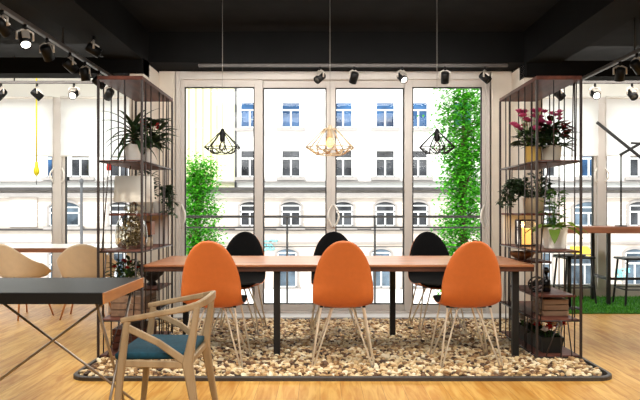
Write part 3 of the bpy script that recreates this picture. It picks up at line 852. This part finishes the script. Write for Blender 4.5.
# trough with flowers
t = thing('flower_trough', 'long black trough of red and white flowers on the bottom board', 'planter', (XRc - .02, 5.54, .0455))
m = MB(); hw, hl = .085, .34
ov = [(-hw * .8, -hl * .94, 0), (hw * .8, -hl * .94, 0), (hw * .8, hl * .94, 0), (-hw * .8, hl * .94, 0), (-hw, -hl, .12), (hw, -hl, .12), (hw, hl, .12), (-hw, hl, .12)]
iv = [(x * .92, y * .97, z) for x, y, z in ov[4:]] + [(x * .9, y * .96, .10) for x, y, z in ov[4:]]
m.add(ov + iv, [(3, 2, 1, 0), (0, 1, 5, 4), (1, 2, 6, 5), (2, 3, 7, 6), (3, 0, 4, 7), (4, 5, 9, 8), (5, 6, 10, 9), (6, 7, 11, 10), (7, 4, 8, 11), (8, 9, 13, 12), (9, 10, 14, 13), (10, 11, 15, 14), (11, 8, 12, 15)])
m.build('trough_body', 'trough', t)
m = MB(); m.add([(-.078, -.32, .101), (.078, -.32, .101), (.078, .32, .101), (-.078, .32, .101)], [(0, 1, 2, 3)]); m.build('soil', 'soil', t)
m = MB()
for i in range(150): m.leaf((R.uniform(-.07, .07), R.uniform(-.3, .3), R.uniform(.10, .15)), rdir(R.uniform(.1, .9)), .055, .028, .5, 3, .15)
m.build('foliage', 'leaf_dark', t)
for i in range(26):
    c = Vector((R.uniform(-.10, .10), -.33 + .60 * i / 26, R.uniform(.15, .215))); m = MB()
    for ring, el in ((0, .3), (1, .9)):
        for k in range(6): m.leaf(c, rdir(el, 2 * PI * (k + ring * .5) / 6), .045, .038, -.2, 3, .1, 'round')
    f = m.build('flower', 'petal_white' if i % 2 == 0 else 'petal_red', t); f['label'] = 'white flower' if i % 2 == 0 else 'red flower'
    MB().tube([(c.x * .8, c.y, .10), c], .002, 5).build('flower_stem', 'leaf_mid', f)

# ------------------------------------------------------------------ pendants
def pendant(label, X, Y, wide, zt, zw, zb, rt, mm, lit):
    t = thing('pendant_lamp', label, 'lamp', (X, Y, 0), R.uniform(0, .6) if not lit else .2)
    MB().tube([(0, 0, zt + .03), (0, 0, ZC - .02)], .0025, 6).build('cable', 'cable', t)
    MB().lathe([(.001, ZC - .025), (.04, ZC - .025), (.04, ZC), (.001, ZC)], 16).build('ceiling_cap', 'cable', t)
    n = 8; m = MB()
    T = [Vector((rt * math.cos(2 * PI * i / n), rt * math.sin(2 * PI * i / n), zt)) for i in range(n)]
    W_ = [Vector((wide * math.cos(2 * PI * i / n), wide * math.sin(2 * PI * i / n), zw)) for i in range(n)]
    B_ = [Vector((wide * .55 * math.cos(2 * PI * (i + .5) / n), wide * .55 * math.sin(2 * PI * (i + .5) / n), zb)) for i in range(n)]
    w = .0058 if lit else .0042
    for i in range(n):
        j = (i + 1) % n
        m.tube([T[i], T[j]], w, 6); m.tube([T[i], W_[i]], w, 6); m.tube([W_[i], W_[j]], w, 6)
        m.tube([W_[i], B_[i]], w, 6); m.tube([W_[j], B_[i]], w, 6); m.tube([B_[i], B_[j]], w, 6)
    m.build('wire_shade', mm, t)
    MB().lathe([(.001, zt + .035), (.012, zt + .03), (.022, zt + .005), (.022, zt - .06), (.018, zt - .07), (.001, zt - .07)], 14).build('socket', mm, t)
    MB().lathe([(.001, zt - .07), (.014, zt - .075), (.03, zt - .105), (.03, zt - .125), (.018, zt - .145), (.001, zt - .15)], 14).build('bulb', 'bulb' if lit else 'clearbulb', t)
    return t
pendant('black wire diamond pendant hanging before the small leafy tree', (222.5 - CX) / 124, 5.645, .146, 1.735, 1.616, 1.568, .024, 'pend_black', False)
pendant('cream wire diamond pendant with a warm bulb, larger than the black ones', (330 - CX) / 124, 5.645, .198, 1.765, 1.616, 1.560, .05, 'pend_white', True)
pendant('black wire diamond pendant hanging before the tall ivy covered tree', (437 - CX) / 124, 5.645, .150, 1.735, 1.616, 1.568, .024, 'pend_black', False)
# yellow pendant in the bay
t = thing('cord_pendant', 'bare lemon yellow cord pendant hanging in the bay with beige chairs', 'lamp', (-3.26, 8.05, 0))
MB().tube([(0, 0, 1.66), (0, 0, ZC)], .009, 6).build('cord', 'yellow', t)
MB().lathe([(.001, 1.50), (.016, 1.505), (.034, 1.535), (.034, 1.57), (.02, 1.61), (.017, 1.66), (.001, 1.665)], 14).build('bulb_holder', 'yellow', t)
MB().tube([(0, 0, 1.40), (0, 0, 1.502)], .004, 6).build('pull', 'blackmetal', t)

# ------------------------------------------------------------------ ceiling tracks and spotlights
ZK = 2.55
def track(label, a, b, rods=()):
    a = Vector(a); b = Vector(b); c = (a + b) / 2
    t = thing('ceiling_track', label, 'track', c)
    d = (b - a); L = d.length; rz = math.atan2(d.y, d.x)
    MB().box((0, 0, 0), (L, .035, .030), Matrix.Rotation(rz, 3, 'Z'), bev=.004).build('rail', 'rim', t)
    m = MB()
    for f in rods:
        p = a + d * f - c
        MB().tube([(p.x, p.y, .015), (p.x, p.y, ZC - c.z)], .008, 8).build('rod', 'blackmetal', t)
track('long lighting track running in depth above the beige chairs side', (-2.0, 2.0, 2.385), (-2.0, 7.0, 2.385), (.1, .42, .69))
track('long lighting track running in depth above the grass rug side', (2.55, 2.0, 2.385), (2.55, 7.1, 2.385), (.1, .4, .72))
track('lighting track under the beam over the wide window', (-1.2, 6.9, 2.535), (1.85, 6.9, 2.535))
track('lighting track across the bay with the beige chairs', (-5.0, 7.9, ZK), (-1.9, 7.9, ZK), (.15, .5, .85))
track('lighting track across the bay with the grass rug', (2.25, 7.9, ZK), (5.0, 7.9, ZK), (.15, .5, .85))
SPOTS = 0
def spot(loc, aim, label, on=False, size=1., group=None):
    t = thing('track_spotlight', label, 'spotlight', loc, 0, group)
    d = Vector(aim).normalized(); q = d.to_track_quat('-Z', 'Y').to_matrix()      # can axis along -Z local
    s = size
    MB().tube([(0, 0, 0), (0, 0, -.035 * s)], .012 * s, 8).build('mount', 'can', t)
    cc = Vector((0, 0, -.105 * s))
    side = d.cross(Vector((0, 0, 1))); side = side.normalized() if side.length > .1 else Vector((1, 0, 0))
    m = MB(); w = .052 * s
    up = Vector((0, 0, -.035 * s))
    upb = (q @ Vector((0, 0, 1)))
    m.sweep([cc + side * w, cc + side * w * .98 + (up - cc) * .8, up + side * w * .5], [(.028 * s, .006 * s)] * 3, up=side) if 0 else None
    for k in (-1, 1):
        m.tube([cc + side * w * k, cc + side * w * k + (up - cc) * .75, up + side * w * .35 * k, up], .008 * s, 8)
    m.build('bracket', 'bracket', t)
    Lc = .055 * s; rc = .039 * s
    c = MB(); c.lathe([(.001, Lc), (rc * .8, Lc), (rc, Lc * .8), (rc, -Lc), (rc * .86, -Lc), (rc * .82, -Lc * .82), (.001, -Lc * .8)], 18, cc, mat3=q)
    co = c.build('lamp_housing', 'can', t)
    l = MB(); l.lathe([(.001, -Lc * .86), (rc * .81, -Lc * .86), (rc * .81, -Lc * .80), (.001, -Lc * .80)], 18, cc, mat3=q); l.build('lens', 'lens_on' if on else 'lens', t)
    b = MB(); b.box(cc + q @ Vector((0, rc * 1.0, .01 * s)), (.05 * s, .012 * s, .07 * s), q, bev=.002); b.build('driver_box', 'bracket', t)
    return t
zA = ZK - .015
L1 = [(2, (.5, .9, -.7), False, 'first from the viewer'), (25, (.35, -.55, -.75), True, 'second, its lens lit'), (47, (.1, .8, -.9), False, 'third'),
      (70, (.6, .6, -.6), False, 'fourth'), (85, (.1, .2, -1), False, 'fifth'), (99, (.6, .5, -.5), False, 'last before the shelf')]
for x, aim, on, w in L1:
    spot((-2.0, -2.0 * F / (x - CX), 2.37), aim, 'black spotlight on the depth track over the beige chairs side, ' + w, on)
spot((-1.85, 5.72, 2.53), (.8, .25, -.5), 'single black spotlight fixed under the dark beam above the glass jar shelf', False, 1.05)
for x, aim, on, w in ((320, (-.6, -.5, -.6), False, 'behind the cream pendant'), (354, (-.25, .5, -.85), False, 'second from the cream pendant'), (402, (.35, -.7, -.6), True, 'middle one with lit lens'),
                      (445, (.05, .5, -.9), False, 'above the tall tree'), (485, (.6, -.3, -.6), False, 'at the end by the shelf of pink flowers')):
    spot(((x - CX) * 6.9 / F, 6.9, 2.52), aim, 'black spotlight over the wide window, ' + w, on)
for x, aim, on, w in ((1, (-.4, -.5, -.7), False, 'at the frame edge'), (37, (.7, .3, -.7), False, 'by the yellow cord'), (74, (.0, -.9, -.45), True, 'with a lit lens'), (109, (-.5, .5, -.6), False, 'seen through the shelf rods')):
    spot(((x - CX) * 7.9 / F, 7.9, zA), aim, 'black spotlight across the bay with beige chairs, ' + w, on, 1.15)
for x, aim, on, w in ((559, (.7, .1, -.6), False, 'seen through the shelf rods'), (595, (.0, -.9, -.45), True, 'with a lit lens'), (632, (.1, -.8, -.7), False, 'above the angular lamp')):
    spot(((x - CX) * 7.9 / F, 7.9, zA), aim, 'black spotlight across the bay with the grass rug, ' + w, on, 1.15)
for x, aim, w in ((620, (.05, .4, -.9), 'toward the window'), (637, (.6, .3, -.6), 'toward the viewer')):
    spot((2.55, 2.55 * F / (x - CX), 2.37), aim, 'black spotlight on the depth track over the grass rug side, ' + w)

# ------------------------------------------------------------------ bay with beige chairs
t = thing('counter_table', 'long white topped table with brown wooden edge in front of the bay window', 'table', (-3.55, 7.9, 0))
MB().bb((-1.45, -.42, .672), (1.45, .42, .706), bev=.003).build('tabletop', 'white_top', t)
MB().bb((-1.45, -.428, .655), (1.45, -.42, .700), bev=.001).build('edge_band', 'counter_edge', t)
for sx in (-1.3, 1.3):
    for sy in (-.36, .36): MB().bb((sx - .025, sy - .025, 0), (sx + .025, sy + .025, .672), bev=.003).build('leg', 'potw', t)
def tub_surface():
    n, K = 22, 28; g = []
    # angle around from one arm tip to the other, floor of the seat to rim
    for i in range(n + 1):
        v = i / n; row = []
        for j in range(K + 1):
            a = PI * (-.22 + 1.44 * j / K) + PI     # goes round the back
            bk = max(0, math.cos(a - 1.5 * PI))     # 1 at the back
            fr = max(0, -math.cos(a - 1.5 * PI))
            rim = .17 + .20 * bk ** 1.6 - .16 * fr ** 1.
            rr = .30 - .03 * bk
            q = min(1, v / .45); h = max(0, (v - .35) / .65)
            rad = rr * (.12 + .88 * math.sin(q * PI / 2) * (.80 + .20 * h))
            row.append(Vector((rad * math.cos(a) * 1.03, rad * math.sin(a) * .92, .40 + .03 * q * q + (rim - .03) * h ** 1.1)))
        g.append(row)
    m = MB(); vs = []; W = K + 1; N = (n + 1) * W
    cen = Vector((0, .0, .62))
    for off in (0, 1):
        for row in g:
            for p in row:
                d = (cen - p).normalized(); vs.append(p + d * (.010 * off))
    fs = []
    for i in range(n):
        for j in range(K):
            a = i * W + j; fs += [(a, a + 1, a + W + 1, a + W), (N + a + W, N + a + W + 1, N + a + 1, N + a)]
        a = i * W; fs.append((a, a + W, N + a + W, N + a)); a += K; fs.append((a + W, a, N + a, N + a + W))
    for j in range(K): a = n * W + j; fs.append((a, a + 1, N + a + 1, N + a))
    for j in range(K): fs.append((j + 1, j, N + j, N + j + 1))
    m.add(vs, fs, 0, True)
    # seat disc
    ang = [2 * PI * j / 24 for j in range(24)]
    vs = [(0, .02, .402)] + [(.26 * math.cos(a), .24 * math.sin(a) + .01, .43) for a in ang] + [(.14 * math.cos(a), .13 * math.sin(a), .408) for a in ang]
    fs = [(0, 25 + j, 25 + (j + 1) % 24) for j in range(24)] + [(25 + j, 1 + j, 1 + (j + 1) % 24, 25 + (j + 1) % 24) for j in range(24)]
    m.add(vs, fs, 0, True)
    return m
tub = tub_surface()
def tub_chair(label, loc, rz):
    t = thing('tub_chair', label, 'chair', loc, rz)
    tub.build('shell', 'beige', t)
    for sx in (-1, 1):
        for sy in (-1, 1):
            MB().tube([(sx * .12, sy * .11, .40), (sx * .22, sy * .21, 0)], [.014, .008], 8).build('leg', 'oak_edge', t)
    m = MB()
    m.tube([(-.15, -.14, .29), (.15, .14, .29)], .004, 6); m.tube([(.15, -.14, .29), (-.15, .14, .29)], .004, 6); m.build('brace', 'blackmetal', t)
    return t
c1 = tub_chair('beige moulded armchair turned sideways, its arm sloping toward the window mullion', (-3.10, 7.30, 0), -.55)
dup(c1, (-2.42, 7.28, 0), .1, 'beige moulded armchair partly behind the shelf with the glass jar')
# ------------------------------------------------------------------ bay with grass rug
gx0, gx1, gy0, gy1 = 2.35, 6.5, 7.47, 8.82
o = MB().bb((gx0, gy0, 0.0), (gx1, gy1, .012))
vs_rng = random.Random(2)
t = thing('grass_rug', 'bright green artificial grass rug before the bay window', 'rug', (0, 0, 0))
o.build('backing', 'grassbase', t)
m = MB()
for i in range(15000):
    x = vs_rng.uniform(gx0, gx1 - .6); y = vs_rng.uniform(gy0, gy1); a = vs_rng.uniform(0, 6.3); h = vs_rng.uniform(.02, .045); w = .006
    tx, ty = vs_rng.uniform(-.02, .02), vs_rng.uniform(-.02, .02)
    m.add([(x - w * math.cos(a), y - w * math.sin(a), .01), (x + w * math.cos(a), y + w * math.sin(a), .01), (x + tx, y + ty, h)], [(0, 1, 2)])
g = m.build('grass_blades', 'grass', t); g['kind'] = 'stuff'
t = thing('bar_table', 'high bar table with a thick brown wooden top on black metal legs', 'table', (3.9, 8.33, 0))
MB().bb((-1.17, -.30, .842), (1.3, .30, .915), bev=.004).build('tabletop', 'counter_edge', t)
for x in (-.57, 1.0):
    for sy in (-.25, .22): MB().bb((x - .02, sy - .02, .012), (x + .02, sy + .02, .842), bev=.003).build('leg', 'blackmetal', t)
    MB().bb((x - .015, -.23, .30), (x + .015, .20, .33)).build('crossbar', 'blackmetal', t)
MB().bb((-.55, -.262, .30), (.98, -.238, .33)).build('crossbar', 'blackmetal', t)
def stool(label, loc, rz, hs):
    t = thing('bar_stool', label, 'stool', loc, rz)
    MB().bb((-.19, -.17, hs - .025), (.19, .17, hs), bev=.01).build('seat', 'blackmetal', t)
    for sx in (-1, 1):
        for sy in (-1, 1): MB().sweep([(sx * .19, sy * .17, 0.012), (sx * .15, sy * .13, hs - .02)], (.022, .022), up=Vector((0, 1, 0))).build('leg', 'blackmetal', t)
    for sy in (-1, 1): MB().tube([(-.18, sy * .158, .2), (.18, sy * .158, .2)], .008, 6).build('footrest', 'blackmetal', t)
    for sx in (-1, 1): MB().tube([(sx * .178, -.16, .2), (sx * .178, .16, .2)], .008, 6).build('footrest', 'blackmetal', t)
    return t
s1 = stool('flat black stool tucked under the bar table at the frame edge', (3.66, 8.12, 0), .0, .56)
dup(s1, (3.02, 8.33, 0), .1, 'flat black stool tucked under the free end of the bar table')
t = thing('pedestal_table', 'small round black pedestal table seen through the shelf rods', 'table', (2.76, 7.75, 0))
MB().lathe([(.001, .60), (.17, .60), (.175, .607), (.17, .615), (.001, .615)], 24).build('tabletop', 'blackmetal', t)
MB().tube([(0, 0, .02), (0, 0, .60)], .022, 10).build('pole', 'blackmetal', t)
MB().lathe([(.001, .02), (.14, .02), (.14, .028), (.03, .04), (.001, .045)], 20).build('base', 'blackmetal', t)
# angular black lamp
t = thing('jointed_lamp', 'angular black jointed lamp standing on the bar table', 'lamp', (3.55, 8.25, .915))
def q_(x, y): p = px(x, y, 8.25); return (p.x - 3.55, 0, p.z - .915)
MB().lathe([(.001, 0), (.07, 0), (.07, .012), (.001, .016)], 20, (q_(621, 0)[0], 0, 0)).build('base', 'blackmetal', t)
MB().tube([(q_(621, 0)[0], 0, .012), q_(621, 154.5)], .011, 8).build('pole', 'blackmetal', t)
MB().sweep([q_(620, 155), q_(650, 138)], (.022, .030)).build('arm', 'blackmetal', t)
MB().sweep([Vector(q_(596, 122.5)) + Vector((0, -.025, 0)), Vector(q_(655, 170)) + Vector((0, -.025, 0))], (.024, .034)).build('arm', 'blackmetal', t)
MB().sweep([q_(631, 143), q_(660, 144.5)], (.02, .024)).build('arm', 'blackmetal', t)

# ------------------------------------------------------------------ outside: railing, facade, trees, street
t = thing('balcony_railing', 'grey metal balcony railing outside the wide window', 'railing', (.13, 7.78, -.02))
MB().tube([(-1.9, 0, 1.055), (1.95, 0, 1.055)], .015, 10).build('handrail', 'railm', t)
MB().tube([(-1.9, 0, .935), (1.95, 0, .935)], .009, 8).build('rail', 'railm', t)
MB().tube([(-1.9, 0, .72), (1.95, 0, .72)], .006, 8).build('rail', 'railm', t)
for X in (-1.85, -.365 - .13, .61 - .13, 1.9): MB().tube([(X, 0, 0), (X, 0, 1.055)], .012, 8).build('post', 'railm', t)

DF = 45.0
def fp(x, y): p = px(x, y, DF); return p.x, p.z
struct('street', MB().bb((-60, 12, -4.2), (60, 60, -4.0)), 'street')
t = thing('apartment_building', 'white rendered old apartment building with rows of tall windows across the street', 'building', (0, DF, 0))
xa, _ = fp(-120, 0); xb, _ = fp(760, 0)
z1, z2, z3 = fp(0, 190)[1], fp(0, 287)[1], fp(0, -60)[1]
xs_, _ = fp(236, 0)
MB().bb((xs_, 0, z1), (xb, 8, z3)).build('upper_wall', 'facade', t)
MB().bb((xa, 0, z1), (fp(170, 0)[0], 8, z3)).build('upper_wall', 'facade', t)
MB().bb((fp(170, 0)[0], .0, z1), (xs_, 8, z3)).build('upper_wall', 'facadey', t)['label'] = 'pale yellow wall section'
MB().bb((xa, -.05, -4.0), (xb, 8, z1)).build('lower_wall', 'facade2', t)
for (y0, y1, pr, mm) in ((187.5, 190.5, .55, 'ledge'), (193, 197, .35, 'reveal'), (181, 182.4, .2, 'reveal'), (228.5, 230.5, .25, 'ledge'), (242, 243.5, .15, 'reveal')):
    MB().bb((xa, -pr - .05, fp(0, y1)[1]), (xb, 0, fp(0, y0)[1])).build('cornice', mm, t)
m = MB()
for k in range(5):
    y = 197 + k * 6.2; m.bb((xa, -.075, fp(0, y + .55)[1]), (xb, -.04, fp(0, y)[1]))
m.build('masonry_joint', 'facade', t)
def win(xc, y0, y1, w, arch, pm, lab=None):
    x0, zb = fp(xc - w / 2, y1); x1, zt = fp(xc + w / 2, y0); yy = -.06
    m = MB(); fw = .075; xm = (x0 + x1) / 2
    ah = (x1 - x0) * .16 if arch else 0
    zs = zt - ah                                      # springing line
    # surround
    o = MB(); b = .16
    o.bb((x0 - b, yy - .08, zb), (x0, yy, zs)).bb((x1, yy - .08, zb), (x1 + b, yy, zs))
    if arch:
        n = 10
        for k in range(n):
            f0, f1 = k / n, (k + 1) / n
            def ap(f, e): return (x0 - e + (x1 - x0 + 2 * e) * f, zs + (ah + e) * math.sin(PI * f) ** .7)
            a0, a1, c1_, c0_ = ap(f0, b), ap(f1, b), ap(f1, 0), ap(f0, 0)
            q = [(a0[0], yy - .08, a0[1]), (a1[0], yy - .08, a1[1]), (c1_[0], yy - .08, c1_[1]), (c0_[0], yy - .08, c0_[1])]
            o.add(q + [(x, yy, z) for x, _, z in q], [(0, 1, 2, 3), (4, 7, 6, 5), (0, 4, 5, 1), (3, 2, 6, 7)])
    else: o.bb((x0 - b, yy - .08, zt), (x1 + b, yy, zt + b))
    wo = o.build('window', 'facade' if not arch else 'reveal', t)
    MB().bb((x0 - .3, yy - .3, zb - .22), (x1 + .3, yy - .02, zb - .02)).build('window_sill', 'reveal', wo)
    p = MB()
    n = 10; pts = [(x0, yy - .02, zb), (x1, yy - .02, zb)] + [(x1 - (x1 - x0) * k / n, yy - .02, zs + ah * math.sin(PI * k / n) ** .7 if arch else zt) for k in range(n + 1)]
    p.add(pts, [tuple(range(len(pts)))]); p.build('pane', pm, wo)
    zm = zb + (zs - zb) * .68
    m.bb((x0, yy - .06, zb), (x0 + fw, yy - .02, zs)).bb((x1 - fw, yy - .06, zb), (x1, yy - .02, zs)).bb((x0, yy - .06, zm - .05), (x1, yy - .02, zm + .05))
    m.bb((xm - .05, yy - .06, zb), (xm + .05, yy - .02, zm)).bb((x0, yy - .06, zb), (x1, yy - .02, zb + fw)).bb((x0, yy - .06, zs - fw), (x1, yy - .02, zs))
    m.build('casement', 'winframe', wo)
cols = [-30, 14, 57, 81, 120, 160, 206, 250, 291, 343, 385, 418, 462, 505, 545, 588, 638, 680]
for i, c in enumerate(cols):
    if c not in (206, 14, -30): 
        win(c, 102, 128, 19.5, False, 'pane'); win(c, 150, 177, 19.5, False, 'pane' if c in (57, 588) else 'paned')
    if c in (14,): continue
    if c == 81: continue
    w = 30 if c in (57, 588) else 19
    if c != 206: win(c + (8 if c == 57 else 0), 202, 226, w, True, 'panel' if w == 30 else 'paned'); win(c + (8 if c == 57 else -4), 249, 287, w, True, 'panel')
x0, z0 = fp(13, 224); x1, zz1 = fp(35, 200)
m = MB(); m.bb((x0, -.12, z0), (x1, -.05, zz1)); m.build('blank_window', 'facade', t)
m = MB(); b = .18; m.bb((x0 - b, -.16, z0 - b), (x0, -.05, zz1 + b)).bb((x1, -.16, z0 - b), (x1 + b, -.05, zz1 + b)).bb((x0, -.16, zz1), (x1, -.05, zz1 + b)).bb((x0, -.16, z0 - b), (x1, -.05, z0)); m.build('blank_surround', 'facade2', t)
m = MB()
for xx in (186, 193, 200, 208, 214): m.bb((fp(xx, 0)[0], -.25, fp(0, 190)[1]), (fp(xx + 2.5, 0)[0], 0, fp(0, 60)[1]))
m.build('pilaster', 'facadey', t)
MB().tube([(xs_, -.2, z1), (xs_, -.2, z3)], .07, 8).build('drain_pipe', 'pipe', t)
for (cx, cy, s) in ((270, 245, 1.), (621, 274, 1.1)):
    m = MB()
    for k in range(3):
        pts = []
        for i in range(18):
            f = i / 17; a = f * (4.5 + k)
            X, Z = fp(cx - 6 * s + 12 * s * f + 2 * math.sin(a * 2 + k), cy + 5 * s * math.cos(a + k * 1.7)); pts.append((X, -.1, Z))
        m.tube(pts, .055, 6)
    m.build('graffiti', 'cyan', t)
# lamp post in the street
t = thing('street_lamp_post', 'slim pale grey lamp post in the street seen past the beige chairs', 'post', px(81.5, 0, 30) * Vector((1, 1, 0)) if False else (px(81.5, 0, 30).x, 30, -4.0))
MB().tube([(0, 0, 0), (0, 0, px(0, 184, 30).z + 4.0)], [.075, .055], 10).build('pole', 'pipe', t)
MB().lathe([(.001, 0), (.14, 0), (.14, .5), (.09, .6), (.001, .6)], 12).build('base', 'pipe', t)
MB().lathe([(.001, 0), (.06, 0), (.10, .10), (.07, .2), (.001, .25)], 12, (0, 0, px(0, 184, 30).z + 4.0)).build('lantern_head', 'pipe', t)
t = thing('shop_awning', 'small yellow awning over the street beyond the grass rug bay', 'awning', (px(584, 0, 43).x, 43.0, 0))
m = MB(); za, zb_ = px(0, 247, 43).z, px(0, 254, 43).z
m.add([(-.55, .9, za), (.55, .9, za), (.55, -.4, zb_), (-.55, -.4, zb_), (.55, -.4, zb_ - .15), (-.55, -.4, zb_ - .15), (-.55, .9, zb_), (.55, .9, zb_)], [(0, 1, 2, 3), (3, 2, 4, 5), (0, 3, 6), (1, 7, 2)])
m.build('canopy', 'awning', t); MB().tube([(-.55, -.4, zb_), (.55, -.4, zb_)], .03, 6).build('frame', 'pipe', t)

def tree(label, cx, ytop, ybot, halfw, D, n, ln, seed, name, prof):
    rr = random.Random(seed); c = px(cx, 0, D)
    t = thing(name, label, 'tree', (c.x, D, -4.0))
    z0 = px(0, ybot, D).z + 4; z1 = px(0, ytop, D).z + 4; hw = halfw * D / F
    m = MB()
    clumps = []
    for i in range(n // 22):
        f = rr.random(); r_ = hw * prof(f)
        a = rr.uniform(0, 2 * PI); q = math.sqrt(rr.random())
        clumps.append((math.cos(a) * r_ * q, math.sin(a) * r_ * q * .8, z0 + (z1 - z0) * f))
    for cxx, cyy, czz in clumps:
        for _ in range(22):
            p = Vector((cxx + rr.gauss(0, .11), cyy + rr.gauss(0, .11), czz + rr.gauss(0, .12)))
            a = rr.uniform(0, 6.3); el = rr.uniform(-.5, .9)
            m.leaf(p, (math.cos(a) * math.cos(el), math.sin(a) * math.cos(el), math.sin(el)), ln * rr.uniform(.7, 1.3), ln * .6, .4, 2, .12, 'round')
    m.build('foliage', 'leaf_out', t)
    tr = MB(); tr.tube([(0, 0, 0), (.05, .03, z0), (-.03, 0, (z0 + z1) / 2), (0, 0, z1 - .2)], [.12, .09, .06, .02], 8)
    for k in range(14):
        f = rr.random() * .8; a = rr.uniform(0, 6.3); zz = z0 + (z1 - z0) * f; L = hw * prof(f) * .8
        tr.tube([(0, 0, zz), (math.cos(a) * L * .5, math.sin(a) * L * .4, zz + .2), (math.cos(a) * L, math.sin(a) * L * .8, zz + .35)], [.03, .02, .006], 6)
    tr.build('trunk', 'bark', t)
tree('tall ivy covered tree with dense bright green leaves outside the wide window', 464, 88, 300, 27, 12.5, 15000, .075, 4, 'ivy_tree', lambda f: .80 + .22 * math.sin(f * 9) * .6 if f < .93 else .7)
tree('smaller leafy green tree outside the wide window, below the drain pipe', 198, 163, 300, 27, 13.0, 11000, .07, 6, 'street_tree', lambda f: (1.05 - .45 * f) * (.85 + .15 * math.sin(f * 14)))

# ------------------------------------------------------------------ light
W = bpy.data.worlds.new('World'); SC.world = W; W.use_nodes = True
bg = W.node_tree.nodes['Background']; bg.inputs[0].default_value = (.93, .97, 1.0, 1); bg.inputs[1].default_value = 2.4
def sun(e, rot, col=(1, .97, .92)):
    l = bpy.data.lights.new('sun', 'SUN'); l.energy = e; l.angle = .02; l.color = col
    o = bpy.data.objects.new('sun', l); COL.objects.link(o); o.rotation_euler = rot
sun(4.0, (math.radians(50), 0, math.radians(-22)))
def area(n, loc, rot, sx, sy, e, col):
    l = bpy.data.lights.new(n, 'AREA'); l.shape = 'RECTANGLE'; l.size = sx; l.size_y = sy; l.energy = e; l.color = col
    o = bpy.data.objects.new(n, l); COL.objects.link(o); o.location = loc; o.rotation_euler = rot
WH = (1, .965, .91)
area('room_light', (0, 1.0, 2.45), (math.radians(38), 0, 0), 5.0, 1.6, 130, WH)
area('room_light', (0, 4.3, 2.48), (math.radians(8), 0, 0), 2.6, .5, 50, WH)
area('room_light', (-4.2, 5.0, 2.36), (0, 0, 0), 1.5, 2.5, 70, WH)
area('room_light', (4.6, 5.0, 2.36), (0, 0, 0), 1.5, 2.5, 70, WH)
area('bay_fill', (-3.4, 7.2, 2.70), (math.radians(50), 0, 0), 2.4, .3, 45, WH)  # added fill that brightens the bay header and mullions, no fixture
area('bay_fill', (3.7, 7.3, 2.70), (math.radians(50), 0, 0), 2.4, .3, 45, WH)  # same added fill for the other bay
area('window_wall_fill', (.15, 6.2, 2.46), (math.radians(48), 0, 0), 2.9, .2, 30, WH)  # added fill to lift the piers and window frames, no fixture
def spl(loc, to, e, ang, col=(1, .9, .76)):
    l = bpy.data.lights.new('spot_beam', 'SPOT'); l.energy = e; l.spot_size = math.radians(ang); l.spot_blend = .6; l.color = col; l.shadow_soft_size = .05
    o = bpy.data.objects.new('spot_beam', l); COL.objects.link(o); o.location = loc
    o.rotation_euler = (Vector(to) - Vector(loc)).to_track_quat('-Z', 'Y').to_euler()
for x in (-.9, .2, 1.2):
    spl((x, 6.78, 2.38), (x * .8, 5.6, .4), 90, 75)
spl((-1.9, 4.2, 2.3), (-.9, 5.2, 0), 110, 60); spl((2.45, 4.2, 2.3), (1.2, 5.1, 0), 110, 60)

# repeats share a group
GR = dict(shell_chair='shell chairs round the long table', track_spotlight='black track spotlights', ceiling_track='ceiling lighting tracks',
          pendant_lamp='wire diamond pendants over the long table', tub_chair='beige moulded armchairs at the counter', bar_stool='black stools at the bar table',
          shelving_unit='brown rod shelving units', roller_blind='white roller blinds in the side bays')
for o in COL.objects:
    if o.parent is None and o.get('label') and o.name.split('.')[0] in GR: o['group'] = GR[o.name.split('.')[0]]

# ------------------------------------------------------------------ camera and view
cam = bpy.data.cameras.new('camera'); co = bpy.data.objects.new('camera', cam); COL.objects.link(co)
co.location = (0, 0, H); co.rotation_euler = (PI / 2, 0, 0)
cam.sensor_width = 36; cam.lens = F / 640 * 36; cam.shift_y = 9 / 640; cam.clip_end = 300; cam.clip_start = .05
SC.camera = co
SC.view_settings.view_transform = 'Standard'; SC.view_settings.look = 'None'; SC.view_settings.exposure = 0.; SC.view_settings.gamma = 1.
try:
    SC.cycles.use_denoising = True; SC.cycles.max_bounces = 8; SC.cycles.transparent_max_bounces = 12; SC.cycles.sample_clamp_indirect = 6; SC.cycles.caustics_reflective = False; SC.cycles.caustics_refractive = False
except Exception: pass
